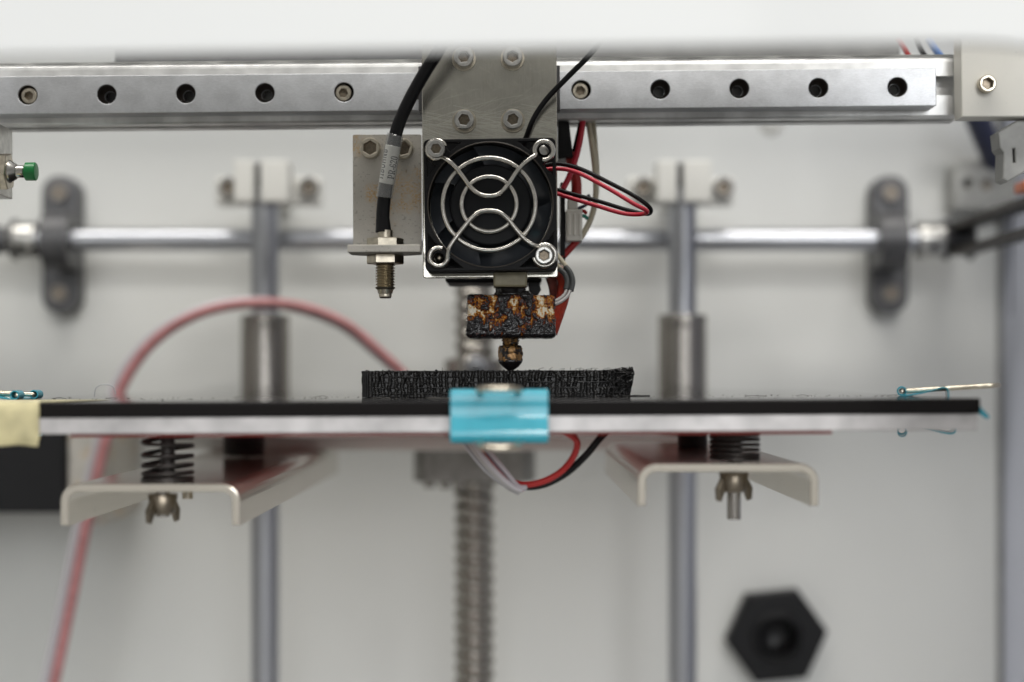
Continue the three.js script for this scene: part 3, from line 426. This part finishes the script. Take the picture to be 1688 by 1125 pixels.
// binder clips: origin at the jaw on the glass; +x points to the spine, z is the width
{
  const jawX = P(1487, 0, 10).x, y0 = onBed(jawX) + 0.05, t = thing('binder_clip', 'small teal binder clip on the right edge of the bed, one handle sticking out', 'clip', [jawX, y0, 10], BR, undefined);
  const under = -9.0, w = 12.7;
  const prof = [[0.5, 0.25], [4, 0.75], [8, 1.7], [11.2, 2.6], [12.4, 2.55], [13.0, 1.7], [13.2, 0.2], [13.3, -2.3], [13.65, -4.2], [14.35, -6.3], [15.0, -8.2], [15.2, -9.4], [14.7, -10.6], [13.6, -11.0], [12, -10.8], [8, -10.0], [4, -9.4], [0.5, under - 0.15]];
  const pts = new THREE.CatmullRomCurve3(prof.map(([a, b]) => V(a, b, 0)), false, 'centripetal').getPoints(90), th = 0.36, out = [], inn = [];
  pts.forEach((p, i) => { const q = pts[Math.min(pts.length - 1, i + 1)].clone().sub(pts[Math.max(0, i - 1)]).normalize(); out.push(new THREE.Vector2(jawX + p.x - q.y * 0, y0 + p.y)); inn.push(new THREE.Vector2(jawX + p.x - q.y * -th, y0 + p.y - q.x * th)); });
  const shape = [...out, ...inn.reverse()];
  part('body', extr(shape, [], w * 2, 0.1).translate(0, 0, 10 - w), M.teal, t);
  const roll = (cy) => [[-w, -w * 0.55], [w * 0.55, w]].map(([a, b]) => { const rg = extr(poly(24, 1.4), [poly(24, 1.0)], b - a, 0.08); return rg.translate(jawX, y0 + cy, 10 + a); });
  part('jaw_roll', roll(1.4), M.teal, t); part('jaw_roll', roll(under - 1.4), M.teal, t);
  const handle = (cy, up) => { const f = (x, z) => V(jawX + x, y0 + cy + up * x, 10 + z); return polyTube([f(0, -11), f(0, -9.2), f(0.2, -7.4), f(2, -7.0), f(8, -6.2), f(17, -4.6), f(22, -5.2), f(25.5, -4.6), f(27.2, -2.6), f(27.6, 0), f(27.2, 2.6), f(25.5, 4.6), f(22, 5.2), f(17, 4.6), f(8, 6.2), f(2, 7.0), f(0.2, 7.4), f(0, 9.2), f(0, 11)], 0.72, 10, 160); };
  part('handle', handle(1.4, 0.06), M.nickel, t);
  t.rotation.set(0, -0.225, BR);
  const front = clone(t, [0, 0, 0], 'teal binder clip gripping the middle of the front bed edge');
  front.position.set(P(823, 0, 70).x * S, (BY + 0.05) * S, 57 * S); front.rotation.set(0, -Math.PI / 2, 0);
  front.userData = { label: 'teal binder clip gripping the middle of the front bed edge', category: 'clip' };
  origin.set(front, origin.get(t)); part('handle', handle(under - 1.4, -0.05), M.nickel, front);
  const left = clone(t, [0, 0, 0], 'binder clip at the left end of the bed, mostly out of frame'); left.position.set(P(44, 0, 0).x * S, (onBed(-146) + 0.05) * S, 0); left.rotation.set(0, Math.PI, 0);
}

// ------------------------------------------------------------------ the printed piece
{
  const X0 = P(598, 0, -10).x, X1 = P(1043, 0, -10).x, Z0 = -10, Yb = onBed(0) + 0.02, LH = 0.338, NL = 24;
  const t = thing('printed_part', 'black printed lattice piece with frayed strands at one end', 'print', [0, Yb, -25], BR * 0.8);
  const strands = [], pitch = 1.98;
  for (let L = 0; L < NL; L++) {
    const y = Yb + 0.19 + L * LH, right = X1 - 3.2 + 2.6 * noise(L * 0.5, 4) + (L < 2 ? 1.5 : 0), pts = [];
    for (let x = X0 + 0.3; x < right; x += pitch) {
      const c = Math.round((x - X0) / pitch), j = (noise(c * 1.7, L * 0.32, 2) - 0.5), j2 = noise(c * 3.1, L * 1.3, 8) - 0.5, miss = noise(c * 0.9 + 5, L * 0.22, 6) > 0.70 && c > 3 ? -1.6 : 0, amp = c < 2 ? 0.25 : 1, hw = 0.56 + 0.2 * j2 + 0.3 * (noise(c * 2.3, 31) - 0.5);
      const zf = Z0 - 0.3 + (0.7 * j + 0.35 * j2) * amp + miss, xx = x + (0.8 * j + 0.2 * j2) * amp, dy = 0.16 * (rnd() - 0.5) * amp;
      pts.push(V(xx - hw, y + dy, zf - 6), V(xx - hw, y + dy, zf - 0.6), V(xx - hw * 0.8, y + dy, zf - 0.18), V(xx, y + dy, zf), V(xx + hw * 0.8, y + dy, zf - 0.18), V(xx + hw, y + dy, zf - 0.6), V(xx + hw, y + dy, zf - 6));
    }
    strands.push(polyTube(pts, 0.2, 6));
    if (L < 2 || L % 5 === 3 || L === NL - 1) { const q = []; for (let x = X0; x < right; x += 1.2) q.push(V(x, y, Z0 - 0.7 + 0.5 * (noise(x * 0.8, L) - 0.5))); strands.push(polyTube(q, 0.2, 6)); }
  }
  part('lattice', strands, M.filament, t);
  part('core', [box(X0 + 1.2, X1 - 3.5, Yb + 0.05, Yb + NL * LH - 0.25, -44, -12.6, 0.3), box(X1 - 5, X1 - 1.2, Yb + 0.05, Yb + NL * LH - 0.8, -40, -12.4, 0.3)], M.filament, t);
  // straight left end: layers that run back from the corner
  const side = []; for (let L = 0; L < NL; L++) { const y = Yb + 0.19 + L * LH, j = 0.25 * (noise(L * 0.4, 1) - 0.5); for (const dx of [0, 0.5, 1.1, 1.75, 2.5]) side.push(polyTube([V(X0 - 0.2 + dx + j, y, -40), V(X0 - 0.2 + dx + j, y, Z0 - 0.2 - dx * 0.25), V(X0 + 0.1 + dx + j, y, Z0 + 0.08 - dx * 0.25), V(X0 + 0.5 + dx + j, y, Z0 - dx * 0.25)], 0.2, 6)); }
  part('end_wall', side, M.filament, t);
  // frayed end
  const fr = [];
  for (let i = 0; i < 430; i++) {
    const base = V(X1 - 0.5 - 10 * rnd() * rnd(), Yb + (i % 3 ? rr(0.3, 7.9) : rr(6, 8.2)), Z0 - rr(-0.3, 2)), n = 5, p = [base.clone()]; let d = V(rr(-0.3, 1), rr(-0.5, 0.6), rr(-0.5, 0.8)).normalize();
    const len = rr(0.2, 0.5); for (let k = 0; k < n; k++) { d.add(V(rr(-0.7, 0.7), rr(-0.7, 0.7), rr(-0.7, 0.7))).normalize(); const q = p.at(-1).clone().addScaledVector(d, len); q.x = Math.min(q.x, X1 + 0.5 - 0.22 * Math.abs(q.y - Yb - 6.8)); q.y = clamp(q.y, Yb + 0.1, Yb + 8.2 + 0.9 * step(X1 - 7, X1 - 2, q.x)); p.push(q); }
    fr.push(polyTube(p, rr(0.06, 0.2), 5, 12));
  }
  for (let i = 0; i < 60; i++) { const x = X1 + rr(-1, 5.2), s = rr(0.12, 0.42) * (x > X1 + 2 ? 0.8 : 1); fr.push(new THREE.IcosahedronGeometry(s, 1).scale(1.3, 0.8, 1).translate(x, Yb + s * 0.6, Z0 - rr(0, 3))); }
  for (let i = 0; i < 70; i++) { const x = lerp(X0, X1, rnd()), s = rr(0.1, 0.3) * (rnd() < 0.08 ? 1.9 : 1); fr.push(new THREE.IcosahedronGeometry(s, 1).scale(1, 0.8, 1).translate(x, Yb + NL * LH + 0.05 + s * 0.3, Z0 - rr(0.3, 5))); }
  for (let i = 0; i < 16; i++) { const x = lerp(X0, X1, Math.sqrt(rnd())), a = V(x, Yb + NL * LH, Z0 - rr(0.5, 4)); fr.push(polyTube([a, a.clone().add(V(rr(-1, 1), rr(0.2, 0.7), 0)), a.clone().add(V(rr(-2.2, 2.2), rr(0.2, 1.1), 0))], 0.05, 4, 8)); }
  const f = part('frayed_strand', fr, M.filament, t); f.userData.kind = 'stuff';
}
{ // crumbs and threads left lying on the glass
  const g = []; for (let i = 0; i < 260; i++) { const x = lerp(bedX0 + 8, bedX1 - 5, rnd()), z = lerp(-40, 30, rnd()), s = rr(0.04, 0.13) * (rnd() < 0.06 ? 2.2 : 1); g.push(new THREE.IcosahedronGeometry(s, 0).scale(rr(1, 3), 0.8, rr(1, 2)).translate(x, onBed(x) + s * 0.5, z)); }
  for (let i = 0; i < 16; i++) { const x = lerp(bedX0 + 10, bedX1 - 6, rnd()), z = lerp(-30, 15, rnd()), y = onBed(x) + 0.1; g.push(polyTube([V(x, y, z), V(x + rr(1, 3), y + rr(0, 0.5), z + 1), V(x + rr(3, 8), y, z + rr(-2, 2))], 0.07, 4, 8)); }
  single('debris', g, std(0.10, 0.095, 0.085, 0.5), 'crumbs and threads of plastic lying on the black glass', 'debris', undefined, 'stuff');
  single('plastic_curl', polyTube([[155, 655], [158, 640], [170, 634], [186, 638], [190, 650]].map(([a, b]) => P(a, b, 5)), 0.16, 6, 40), M.greyWire, 'thin curl of plastic thread standing on the bed near the tape', 'thread');
}

// ------------------------------------------------------------------ bed carrier: arms, springs, wing nuts
function arm(x0, x1, top, zf, zb, label) {
  const t = thing('support_channel', label, 'channel', [(x0 + x1) / 2, top, zf]), w = (x1 - x0) / 2, h = 11.4, th = 2.3, R = 5, o = [];
  const arc = (cx, cy, r, a0, a1) => { for (let i = 0; i <= 8; i++) { const a = lerp(a0, a1, i / 8); o.push(new THREE.Vector2(cx + r * Math.cos(a), cy + r * Math.sin(a))); } };
  const q = Math.PI / 2; o.push(new THREE.Vector2(-w, -h)); o.push(new THREE.Vector2(-w + th, -h)); arc(-w + R, -R, R - th, 2 * q, q); arc(w - R, -R, R - th, q, 0); o.push(new THREE.Vector2(w - th, -h), new THREE.Vector2(w, -h)); arc(w - R, -R, R, 0, q); arc(-w + R, -R, R, q, 2 * q);
  part('channel', extr(o, [], zf - zb, 0.5).translate((x0 + x1) / 2, top, zb), M.armPaint, t);
  for (const [fx, fz] of [[0.62, zf - 22], [0.2, zf - 80], [0.75, zf - 120]].slice(0, x0 > 0 ? 2 : 3)) part('rivet', cyl(1.5, V(lerp(x0, x1, fx), top - th - 3.4, fz), V(lerp(x0, x1, fx), top - th - 0.1, fz), 16), M.nickel, t);
  return t;
}
arm(-123, -74, -28.5, 50, -205, 'cream bent channel under the left end of the bed');
arm(33.8, 82.6, -22.8, 55, -100, 'cream bent channel under the right end of the bed');
function spring(px, py0, py1, z, r, turns, label, wireR = 0.75, bias = 1) {
  const a = P(px, py0, z), b = P(px, py1, z), n = turns * 18, p = [];
  const t = thing('bed_spring', label, 'spring', [a.x, b.y, z]);
  for (let i = 0; i <= n; i++) { const u = i / n, e = clamp(u * 1.25 - 0.125); const th = u * turns * Math.PI * 2; p.push(V(a.x + r * Math.cos(th), (bias > 1 ? 0.11 * r * Math.cos(th) * Math.sin(u * Math.PI) : 0) + lerp(b.y + wireR, a.y - wireR, Math.pow(lerp(u, e, 0.5), bias)), z + r * Math.sin(th))); }
  part('coil', polyTube(p, wireR, 8), M.spring, t); part('bolt', cyl(2, V(a.x, b.y, z), a, 20), M.spring, t); return t;
}
spring(276, 716, 797, 42, 6.8, 6.2, 'black coil spring stretched above the left channel, near its front end', 0.62, 1.6);
spring(402, 716, 752, -105, 7, 5, 'black coil spring farther back on the left channel');
spring(1211, 712, 760, 42, 6.6, 5.4, 'tight black coil spring above the right channel, near its front end', 0.58);
spring(1142, 710, 737, -60, 4.4, 6, 'black coil spring farther back on the right channel');
function wingNut(px, py, z, turn, len, label) {
  const c = P(px, py, z), t = thing('wing_nut', label, 'wing nut', [c.x, c.y, z]); t.rotation.y = turn;
  part('hub', lathe([[2.1, 0.1], [4.1, 0], [3.5, -4.8], [3.0, -5.4], [2.1, -5.5]]).translate(c.x, c.y, z), M.oldBrass, t);
  for (const s of [-1, 1]) { const w = extr([[2.4, -0.6], [4.6, -1.6], [6.3, -4.4], [6.0, -7.6], [4.8, -8.0], [3.9, -6.0], [2.6, -4.6]].map(([a, b]) => new THREE.Vector2(a * s, b)), [], 1.5, 0.4); part('wing', w.translate(c.x, c.y, z - 0.75), M.oldBrass, t); }
  part('stud', cyl(1.9, V(c.x, c.y - len, z), V(c.x, c.y + 2, z), 20), M.bearing, t); return t;
}
wingNut(268, 815, 42, 1.0, 6.2, 'wing nut under the left channel');
wingNut(1210, 779, 42, 0.55, 13, 'wing nut on a long stud under the right channel');
single('carrier_plate', box(P(552, 0, -165).x - 66, P(1130, 0, -165).x, -28.6, -23.3, -190.5, -160, 0.6), M.white, 'pale cross plate under the rear of the bed, joining both bearings', 'plate');

// ------------------------------------------------------------------ rods, bearings, clamps, screw
{
  const z = -216, xs = [P(437, 0, z).x, P(1125, 0, z).x], word = ['left', 'right'];
  xs.forEach((x, i) => {
    const n = i ? 'bare side of the enclosure' : 'pink cable';
    single('guide_rod', cyl(6.1, V(x, -230, z), V(x, 82, z), 40), M.rod, i ? 'polished vertical guide rod standing above the black gland' : 'polished vertical guide rod behind the pink cable', 'rod');
    const bt = thing('linear_bearing', i ? 'steel bearing sleeve on the rod behind the print' : 'steel bearing sleeve on the rod behind the pink cable', 'bearing', [x, -29, z]);
    part('sleeve', lathe([[6.3, -23.2], [10, -23.2], [10.5, -22.7], [10.5, 21.5], [10.15, 21.7], [10.15, 22.7], [10.5, 22.9], [10.5, 27], [10, 27.6], [6.3, 27.6]], 48).translate(x, 0, z), M.bearing, bt);
    const y0 = P(0, 333, -205).y, y1 = P(0, 264, -205).y, c = thing('rod_clamp', i ? 'white split clamp holding the rod on the side of the bare panel' : 'white split clamp holding the rod above the pink cable', 'clamp', [x, y0, z]);
    c.userData.label = i ? 'white split clamp on the rod that stands above the black gland' : 'white split clamp on the rod that the pink cable crosses';
    part('flange', box(x - 23, x + 23.5, y0 + 0.4, y1 - 5, -231, -223, 1.5), M.white, c); part('post', box(x + (i ? -4 : -2), x + (i ? 2 : 4), y0 + 2.5, y1 - 7, WALLZ + 0.2, -231.1, 0.5), M.white, c);
    part('jaw', box(x - 11.8, x - 3.4, y0, y1, -222.9, -205, 0.8), M.white, c); part('jaw', box(x - 0.4, x + 11.4, y0, y1, -222.9, -205, 0.8), M.white, c); part('jaw_bridge', box(x - 3.5, x - 0.3, y0 + 0.4, y1 - 0.4, -222.8, -212, 0.2), M.dark, c);
    for (const s of [-1, 1]) { part('screw', move(socketHead(4.4, 4.2, 0.3), x + (s < 0 ? -16.6 : 18.4), (y0 + y1) / 2 - 1, -222.6), M.bearing, c); }
  });
  const zs = -205, X = P(782, 0, zs).x, PT = 5.72, pos = [], idx = [], n = 40, y0 = -150, y1 = 62, rows = Math.round((y1 - y0) / 0.42), uv = [];
  for (let r = 0; r <= rows; r++) for (let k = 0; k <= n; k++) { const y = y0 + (y1 - y0) * r / rows, a = k / n * Math.PI * 2, f = ((y / PT - a / (2 * Math.PI)) % 1 + 1) % 1, d = Math.abs(f - 0.5) / 0.32, R = 8.7 - (d < 1 ? 1.35 * Math.sqrt(1 - d * d) : 0); pos.push(X + R * Math.cos(a), y, zs + R * Math.sin(a)); uv.push(k / n, r / rows); }
  for (let r = 0; r < rows; r++) for (let k = 0; k < n; k++) { const a = r * (n + 1) + k, b = a + n + 1; idx.push(a, b, a + 1, b, b + 1, a + 1); }
  const g = new THREE.BufferGeometry(); g.setAttribute('position', new THREE.Float32BufferAttribute(pos, 3)); g.setAttribute('uv', new THREE.Float32BufferAttribute(uv, 2)); g.setIndex(idx); g.computeVertexNormals();
  single('ball_screw', g, M.screwDark, 'thick vertical ball screw with a spiral groove', 'screw');
  const t = thing('ball_nut', 'dark ball nut with a wide flange on the vertical screw', 'nut', [X, -43, zs]);
  part('body', lathe([[8.8, 8.4], [12.4, 8.4], [12.9, 7.8], [12.9, -28.2], [8.8, -28.2]], 48).translate(X, 0, zs), M.bearing, t);
  part('flange', extr([...poly(48, 26)].map((q) => new THREE.Vector2(q.x, clamp(q.y, -16, 16))), [poly(30, 8.9)], 14.4, 0.5).rotateX(-Math.PI / 2).translate(X, -43.2, zs), M.nutBlock, t);
  for (const [dx, dz] of [[-19, 6], [-12, 12], [-6, 13], [17, 8]]) part('screw', cyl(2.4, V(X + dx, -46, zs + dz), V(X + dx, -43.1, zs + dz), 16), M.bearing, t);
  part('grease_plug', aim(lathe([[0, 1.8], [1.2, 1.8], [1.3, 1], [4, 0.8], [4.4, 0]]), V(0, 0, 1), V(X + 1, 5.2, zs + 12.7)), M.rod, t);
}
{ // cross shaft with pillow blocks, couplings, pulley and belt
  const z = -240, Y = P(0, 396, z).y;
  const sh = single('cross_shaft', cyl(5, V(-240, Y, z), V(P(1560, 0, z).x, Y, z), 36), M.rod, 'polished horizontal shaft running across the rear panel', 'shaft');
  const mk = (px, label) => {
    const x = P(px, 0, WALLZ + 13).x, xh = lerp(P(px, 0, -232).x, x, 0.35), t = thing('pillow_block', label, 'pillow block', [x, Y, WALLZ]);
    part('base', [extr(rect(x - 8.4, x + 8.4, Y - 32, Y + 31, 7.5), [], 13, 1).translate(0, 0, WALLZ + 0.1)], M.iron, t);
    part('housing', [cyl(12.5, V(xh - 6, Y, z), V(xh + 6, Y, z), 40), box(xh - 5.9, xh + 5.9, Y - 12.3, Y + 12.3, WALLZ + 13, z, 1)], M.iron, t);
    for (const s of [-1, 1]) part('screw', move(socketHead(4.0, 3.0, 0.2), x, Y + s * 23, WALLZ + 13), M.darkBolt, t);
  };
  mk(98, 'dark pillow block beside the green tipped switch'); mk(1468, 'dark pillow block beside the belt pulley');
  const col = (px0, px1, label) => { const a = P(px0, 0, z).x, b = P(px1, 0, z).x, t = thing('shaft_collar', label, 'collar', [(a + b) / 2, Y, z]); part('ring', aim(lathe([[5.1, a], [7.6, a], [8.1, a + 0.6], [8.1, b - 0.6], [7.6, b], [5.1, b]]), V(1, 0, 0), V(0, Y, z)), M.steel, t); part('set_screw', cyl(1.6, V((a + b) / 2, Y - 3, z + 6), V((a + b) / 2, Y - 3.6, z + 7.9), 14), M.black, t); };
  col(1511, 1555, 'shiny shaft collar between the pillow block and the belt pulley'); col(18, 62, 'shiny shaft collar at the end beside the dark pulley');
  const pul = (x, label) => { const t = thing('belt_pulley', label, 'pulley', [x, Y, z]); part('drum', aim(lathe([[0, -6], [9.2, -6], [9.2, -5], [6, -4.9], [6, 4.9], [9.2, 5], [9.2, 6], [0, 6]]), V(1, 0, 0), V(x, Y, z)), M.iron, t); };
  pul(P(1580, 0, z).x, 'dark belt pulley with the belt running out of frame'); pul(P(4, 0, z).x, 'dark pulley cut off at the frame edge beside a collar');
  const bx = P(1580, 0, z).x, bp = []; for (let i = 0; i <= 16; i++) { const a = Math.PI / 2 + Math.PI * i / 16; bp.push([z + 7.2 * Math.cos(a), Y + 7.2 * Math.sin(a)]); }
  const loop = [[120, Y + 7.2], ...bp, [120, Y - 7.2]], inn = loop.map(([a, b]) => [a, Y + (b - Y) * 0.6]).reverse(); bp.forEach((_, i) => { });
  const gs = extr([...loop, ...inn].map(([a, b]) => new THREE.Vector2(-a, b)), [], 9.4).rotateY(Math.PI / 2).translate(bx - 4.7, 0, 0);
  single('timing_belt', gs, M.belt, 'dark timing belt whose two runs come forward from the pulley', 'belt');
  single('belt_clamp', box(P(1685, 0, -100).x, P(1720, 0, -100).x, P(0, 316, -100).y, P(0, 298, -100).y, -110, -98, 1), M.copper, 'copper coloured scrap at the frame edge above the belt', 'clamp');
  const pl = thing('corner_plate', 'pale plate with two holes on the rear panel behind the belt', 'plate', [P(1640, 0, -255).x, P(0, 360, -255).y, -255]);
  const e = (a, b) => { const v = P(a, b, -250); return new THREE.Vector2(v.x, v.y); };
  part('plate', extr([e(1575, 345), e(1720, 345), e(1720, 262), e(1586, 262), e(1575, 272)], [poly(16, 2.2).map((q) => q.add(e(1597, 302))), poly(16, 2.6).map((q) => q.add(e(1630, 304)))], 16, 0.8).translate(0, 0, -268), M.greyPaint, pl);
  part('screw', move(socketHead(3, 2, 0.1), e(1630, 304).x, e(1630, 304).y, -256), M.bearing, pl);
}
single('navy_hose', polyTube([[1600, 165, -215], [1612, 195, -225], [1624, 225, -236], [1636, 255, -250], [1640, 285, -260], [1640, 310, -262]].map((k) => P(...k)), (u) => u > 0.7 ? 4.5 : 5.4, 16, 40), M.navy, 'dark blue hose slanting down behind the beam end', 'hose');
single('navy_hose', polyTube([[1676, 335, -258], [1677, 400, -258], [1678, 520, -258]].map((k) => P(...k)), 3, 16, 20), M.navy, 'dark blue hose standing along the side panel below the belt', 'hose');

// ------------------------------------------------------------------ beam ends, switch, top details
{
  const z = -20, e = (a, b) => { const v = P(a, b, z); return new THREE.Vector2(v.x, v.y); };
  const t = thing('end_block', 'cream end block holding the beam, fixed with one screw', 'block', [e(1640, 190).x, e(1640, 190).y, z]);
  part('block', extr([e(1586, 193), e(1760, 192), e(1760, 20), e(1584, 20)], [], 9, 0.4).translate(0, 0, z - 9), M.endBlock, t);
  const c = P(1625, 140, z); part('screw', move(socketHead(2.75, 2.9, 0.4, 0.55), c.x, c.y, z + 0.02), M.nickel, t);
  const q = thing('belt_bracket', 'grey angular bracket under the cream end block', 'bracket', [e(1665, 298).x, e(1665, 298).y, z]);
  part('bracket', extr([[1682, 196], [1650, 216], [1653, 242], [1659, 250], [1658, 293], [1667, 298], [1700, 279], [1760, 250], [1760, 196]].map(([a, b]) => e(a, b)), [[[1675, 243], [1678, 243], [1679, 266], [1676, 266]].map(([a, b]) => e(a, b))], 9, 0.5).translate(0, 0, z - 12), M.greyPaint, q);
}
{ // green tipped switch at the left
  const z = -8, y = P(0, 283, z).y, X = (px) => P(px, 0, z).x, t = thing('limit_switch', 'push switch with a green cap on a metal bracket', 'switch', [X(10), y, z]);
  const L = (a) => aim(lathe(a.map(([r, px]) => [r, X(px)]), 36), V(1, 0, 0), V(0, y, z));
  part('cap', L([[0, 41.5], [2.5, 41.5], [2.8, 42.5], [2.8, 58], [2.5, 59.6], [0, 59.8]]), M.green, t);
  part('plunger', L([[1.9, 27], [1.9, 42], [0, 42]]), M.chrome, t);
  part('collar', L([[3.4, 14], [3.6, 16], [3.3, 18], [2.3, 27], [1.5, 28]]), M.steel, t);
  part('nut', hexNut(6.0, 2.8, 2.6, 0.3).rotateZ(Math.PI / 2).translate(X(8), y, z), M.nickel, t);
  part('threaded_body', L([[3.3, -70], [3.3, 5]]), M.steel, t);
  part('bracket', box(X(-30), X(1) + 0, P(0, 322, z).y, P(0, 205, z).y, z - 12, z + 4, 0.4), M.steel, t);
}
{
  single('cable_carrier', box(P(190, 0, -60).x, P(700, 0, -60).x, P(0, 109, -60).y, P(0, 109, -60).y + 14, -74, -60, 1).rotateZ(0.004), M.dark, 'dark strip running along behind the top of the beam', 'carrier');
  single('beam_cover_strip', box(P(915, 0, -60).x, P(1488, 0, -60).x, P(0, 101, -60).y, P(0, 101, -60).y + 14, -74, -60, 1).rotateZ(0.006), M.greyDark, 'grey strip behind the top of the beam, right of the plate', 'strip');
  wires('red_wire', [[1480, 60, -50], [1494, 84, -50], [1506, 108, -52], [1512, 125, -56]], 0.9, M.redDeep, 'red wire peeking out above the right end of the beam', 'wire', 20);
  wires('dark_wire', [[1510, 60, -50], [1520, 84, -50], [1535, 105, -52], [1545, 120, -56]], 0.9, M.cable, 'dark wire peeking out above the right end of the beam', 'wire', 20);
  wires('blue_wire', [[1530, 60, -52], [1545, 85, -52], [1560, 104, -54], [1570, 120, -58]], 1.2, M.blue, 'blue wire peeking out above the right end of the beam', 'wire', 20);
}
// ------------------------------------------------------------------ cables behind and below the bed, lower wall
{
  const z = -193.5, t = thing('bed_cable', 'pink red cable arching up behind the bed', 'cable', [P(90, 0, z).x, P(0, 1125, z).y, z]);
  const pts = [[60, 1260], [90, 1125], [118, 990], [146, 850], [172, 735], [205, 630], [258, 560], [330, 517], [420, 500], [500, 507], [570, 535], [625, 580], [665, 618], [700, 670]];
  part('cable', polyTube(pts.map(([a, b]) => P(a, b, z)), 2.15, 14, 140), M.tube, t);
  part('sheath', polyTube(pts.map(([a, b], i) => P(a - 17 + i * 1.2, b - 3 + (i > 8 ? 6 : 0), z - 3)), 2.1, 12, 140), M.sheath, t, 'pale wire running beside the pink cable');
  const w = thing('heater_wires', 'red and black heater wires sagging below the bed', 'wire', [P(930, 0, 30).x, P(0, 800, 30).y, 30]);
  w.name = 'heater_cable';
  part('red_wire', polyTube([[905, 704, 34], [935, 715, 34], [951, 728, 32], [946, 752, 30], [922, 780, 28], [885, 797, 27], [850, 797, 26], [815, 770, 25], [790, 735, 25], [780, 705, 25]].map((k) => P(...k)), 0.95, 10, 90), M.redDeep, w);
  part('black_wire', polyTube([[1010, 704, 26], [990, 722, 27], [965, 752, 27], [930, 783, 26], [890, 801, 26], [855, 801, 25], [825, 782, 24], [800, 745, 24], [792, 705, 24]].map((k) => P(...k)), 1.05, 10, 90), M.cable, w);
  const m = thing('sensor_cable', 'bundle of pale, blue and pink wires hanging below the bed', 'wire', [P(820, 0, 30).x, P(0, 800, 30).y, 30]);
  const b = (o, q, mat, n) => part(n, polyTube([[755 + o, 706, 30 + q], [775 + o, 738, 31 + q], [805 + o, 775, 31 + q], [840 + o * 0.6, 803, 30 + q], [857 + o * 0.4, 812 - o * 0.3, 29 + q]].map((k) => P(...k)), 0.75, 8, 40), mat, m);
  b(-4, 0, M.greyWire, 'grey_wire'); b(4, 2, M.whiteWire, 'white_wire'); b(14, -1, M.pinkWire, 'pink_wire'); b(22, -2, M.blue, 'blue_wire'); b(26, 0.5, M.sheath, 'pale_wire'); b(10, 2.5, M.sheath, 'pale_wire');
}
{ // black gland on the lower wall
  const z = WALLZ + 12, c = P(1282, 1051, z), t = thing('cable_gland', 'black hexagonal cable gland on the lower rear panel', 'gland', [c.x, c.y, WALLZ]);
  part('hex_nut', extr(poly(6, 23.6, 0.1).map((q) => new THREE.Vector2(q.x + c.x, q.y + c.y)), [poly(36, 9.4).map((q) => new THREE.Vector2(q.x + c.x, q.y + c.y))], 12, 2.2).translate(0, 0, WALLZ + 0.1), M.black, t);
  part('collar', aim(lathe([[9.2, -10], [9.2, 2.4], [10, 2.8], [11.5, 2.2], [12.5, -0.5]]), V(0, 0, 1), V(c.x, c.y, z)), M.black, t);
  part('bore', aim(lathe([[9.1, -6], [8.6, -11.5], [0, -11.7]]), V(0, 0, 1), V(c.x, c.y, z)), M.blackGloss, t);
}
{ // black unit at the left below the bed
  const z = -195, t = thing('motor_unit', 'black boxed unit with a grey bracket at the left below the bed', 'motor', [P(60, 0, z).x, P(0, 850, z).y, z]);
  part('body', box(-262, P(106, 0, z).x, P(0, 846, z).y, P(0, 690, z).y, -262, z, 1), M.black, t);
  part('bracket', box(P(108, 0, z).x, P(164, 0, z).x, P(0, 866, z).y, P(0, 690, z).y, -268, z - 3, 0.6), M.bracket, t);
}
{ const kinds = {}; for (const o of scene.children) if (o.userData.category && !o.userData.kind) (kinds[o.name.replace(/_\d{3}$/, '')] ??= []).push(o); for (const [n, l] of Object.entries(kinds)) if (l.length > 1) for (const o of l) o.userData.group = `${n.replaceAll('_', ' ')} pieces of the printer`; }
scene.traverse((o) => { if (o.isMesh) o.castShadow = o.receiveShadow = true; });
renderer.render(scene, camera);
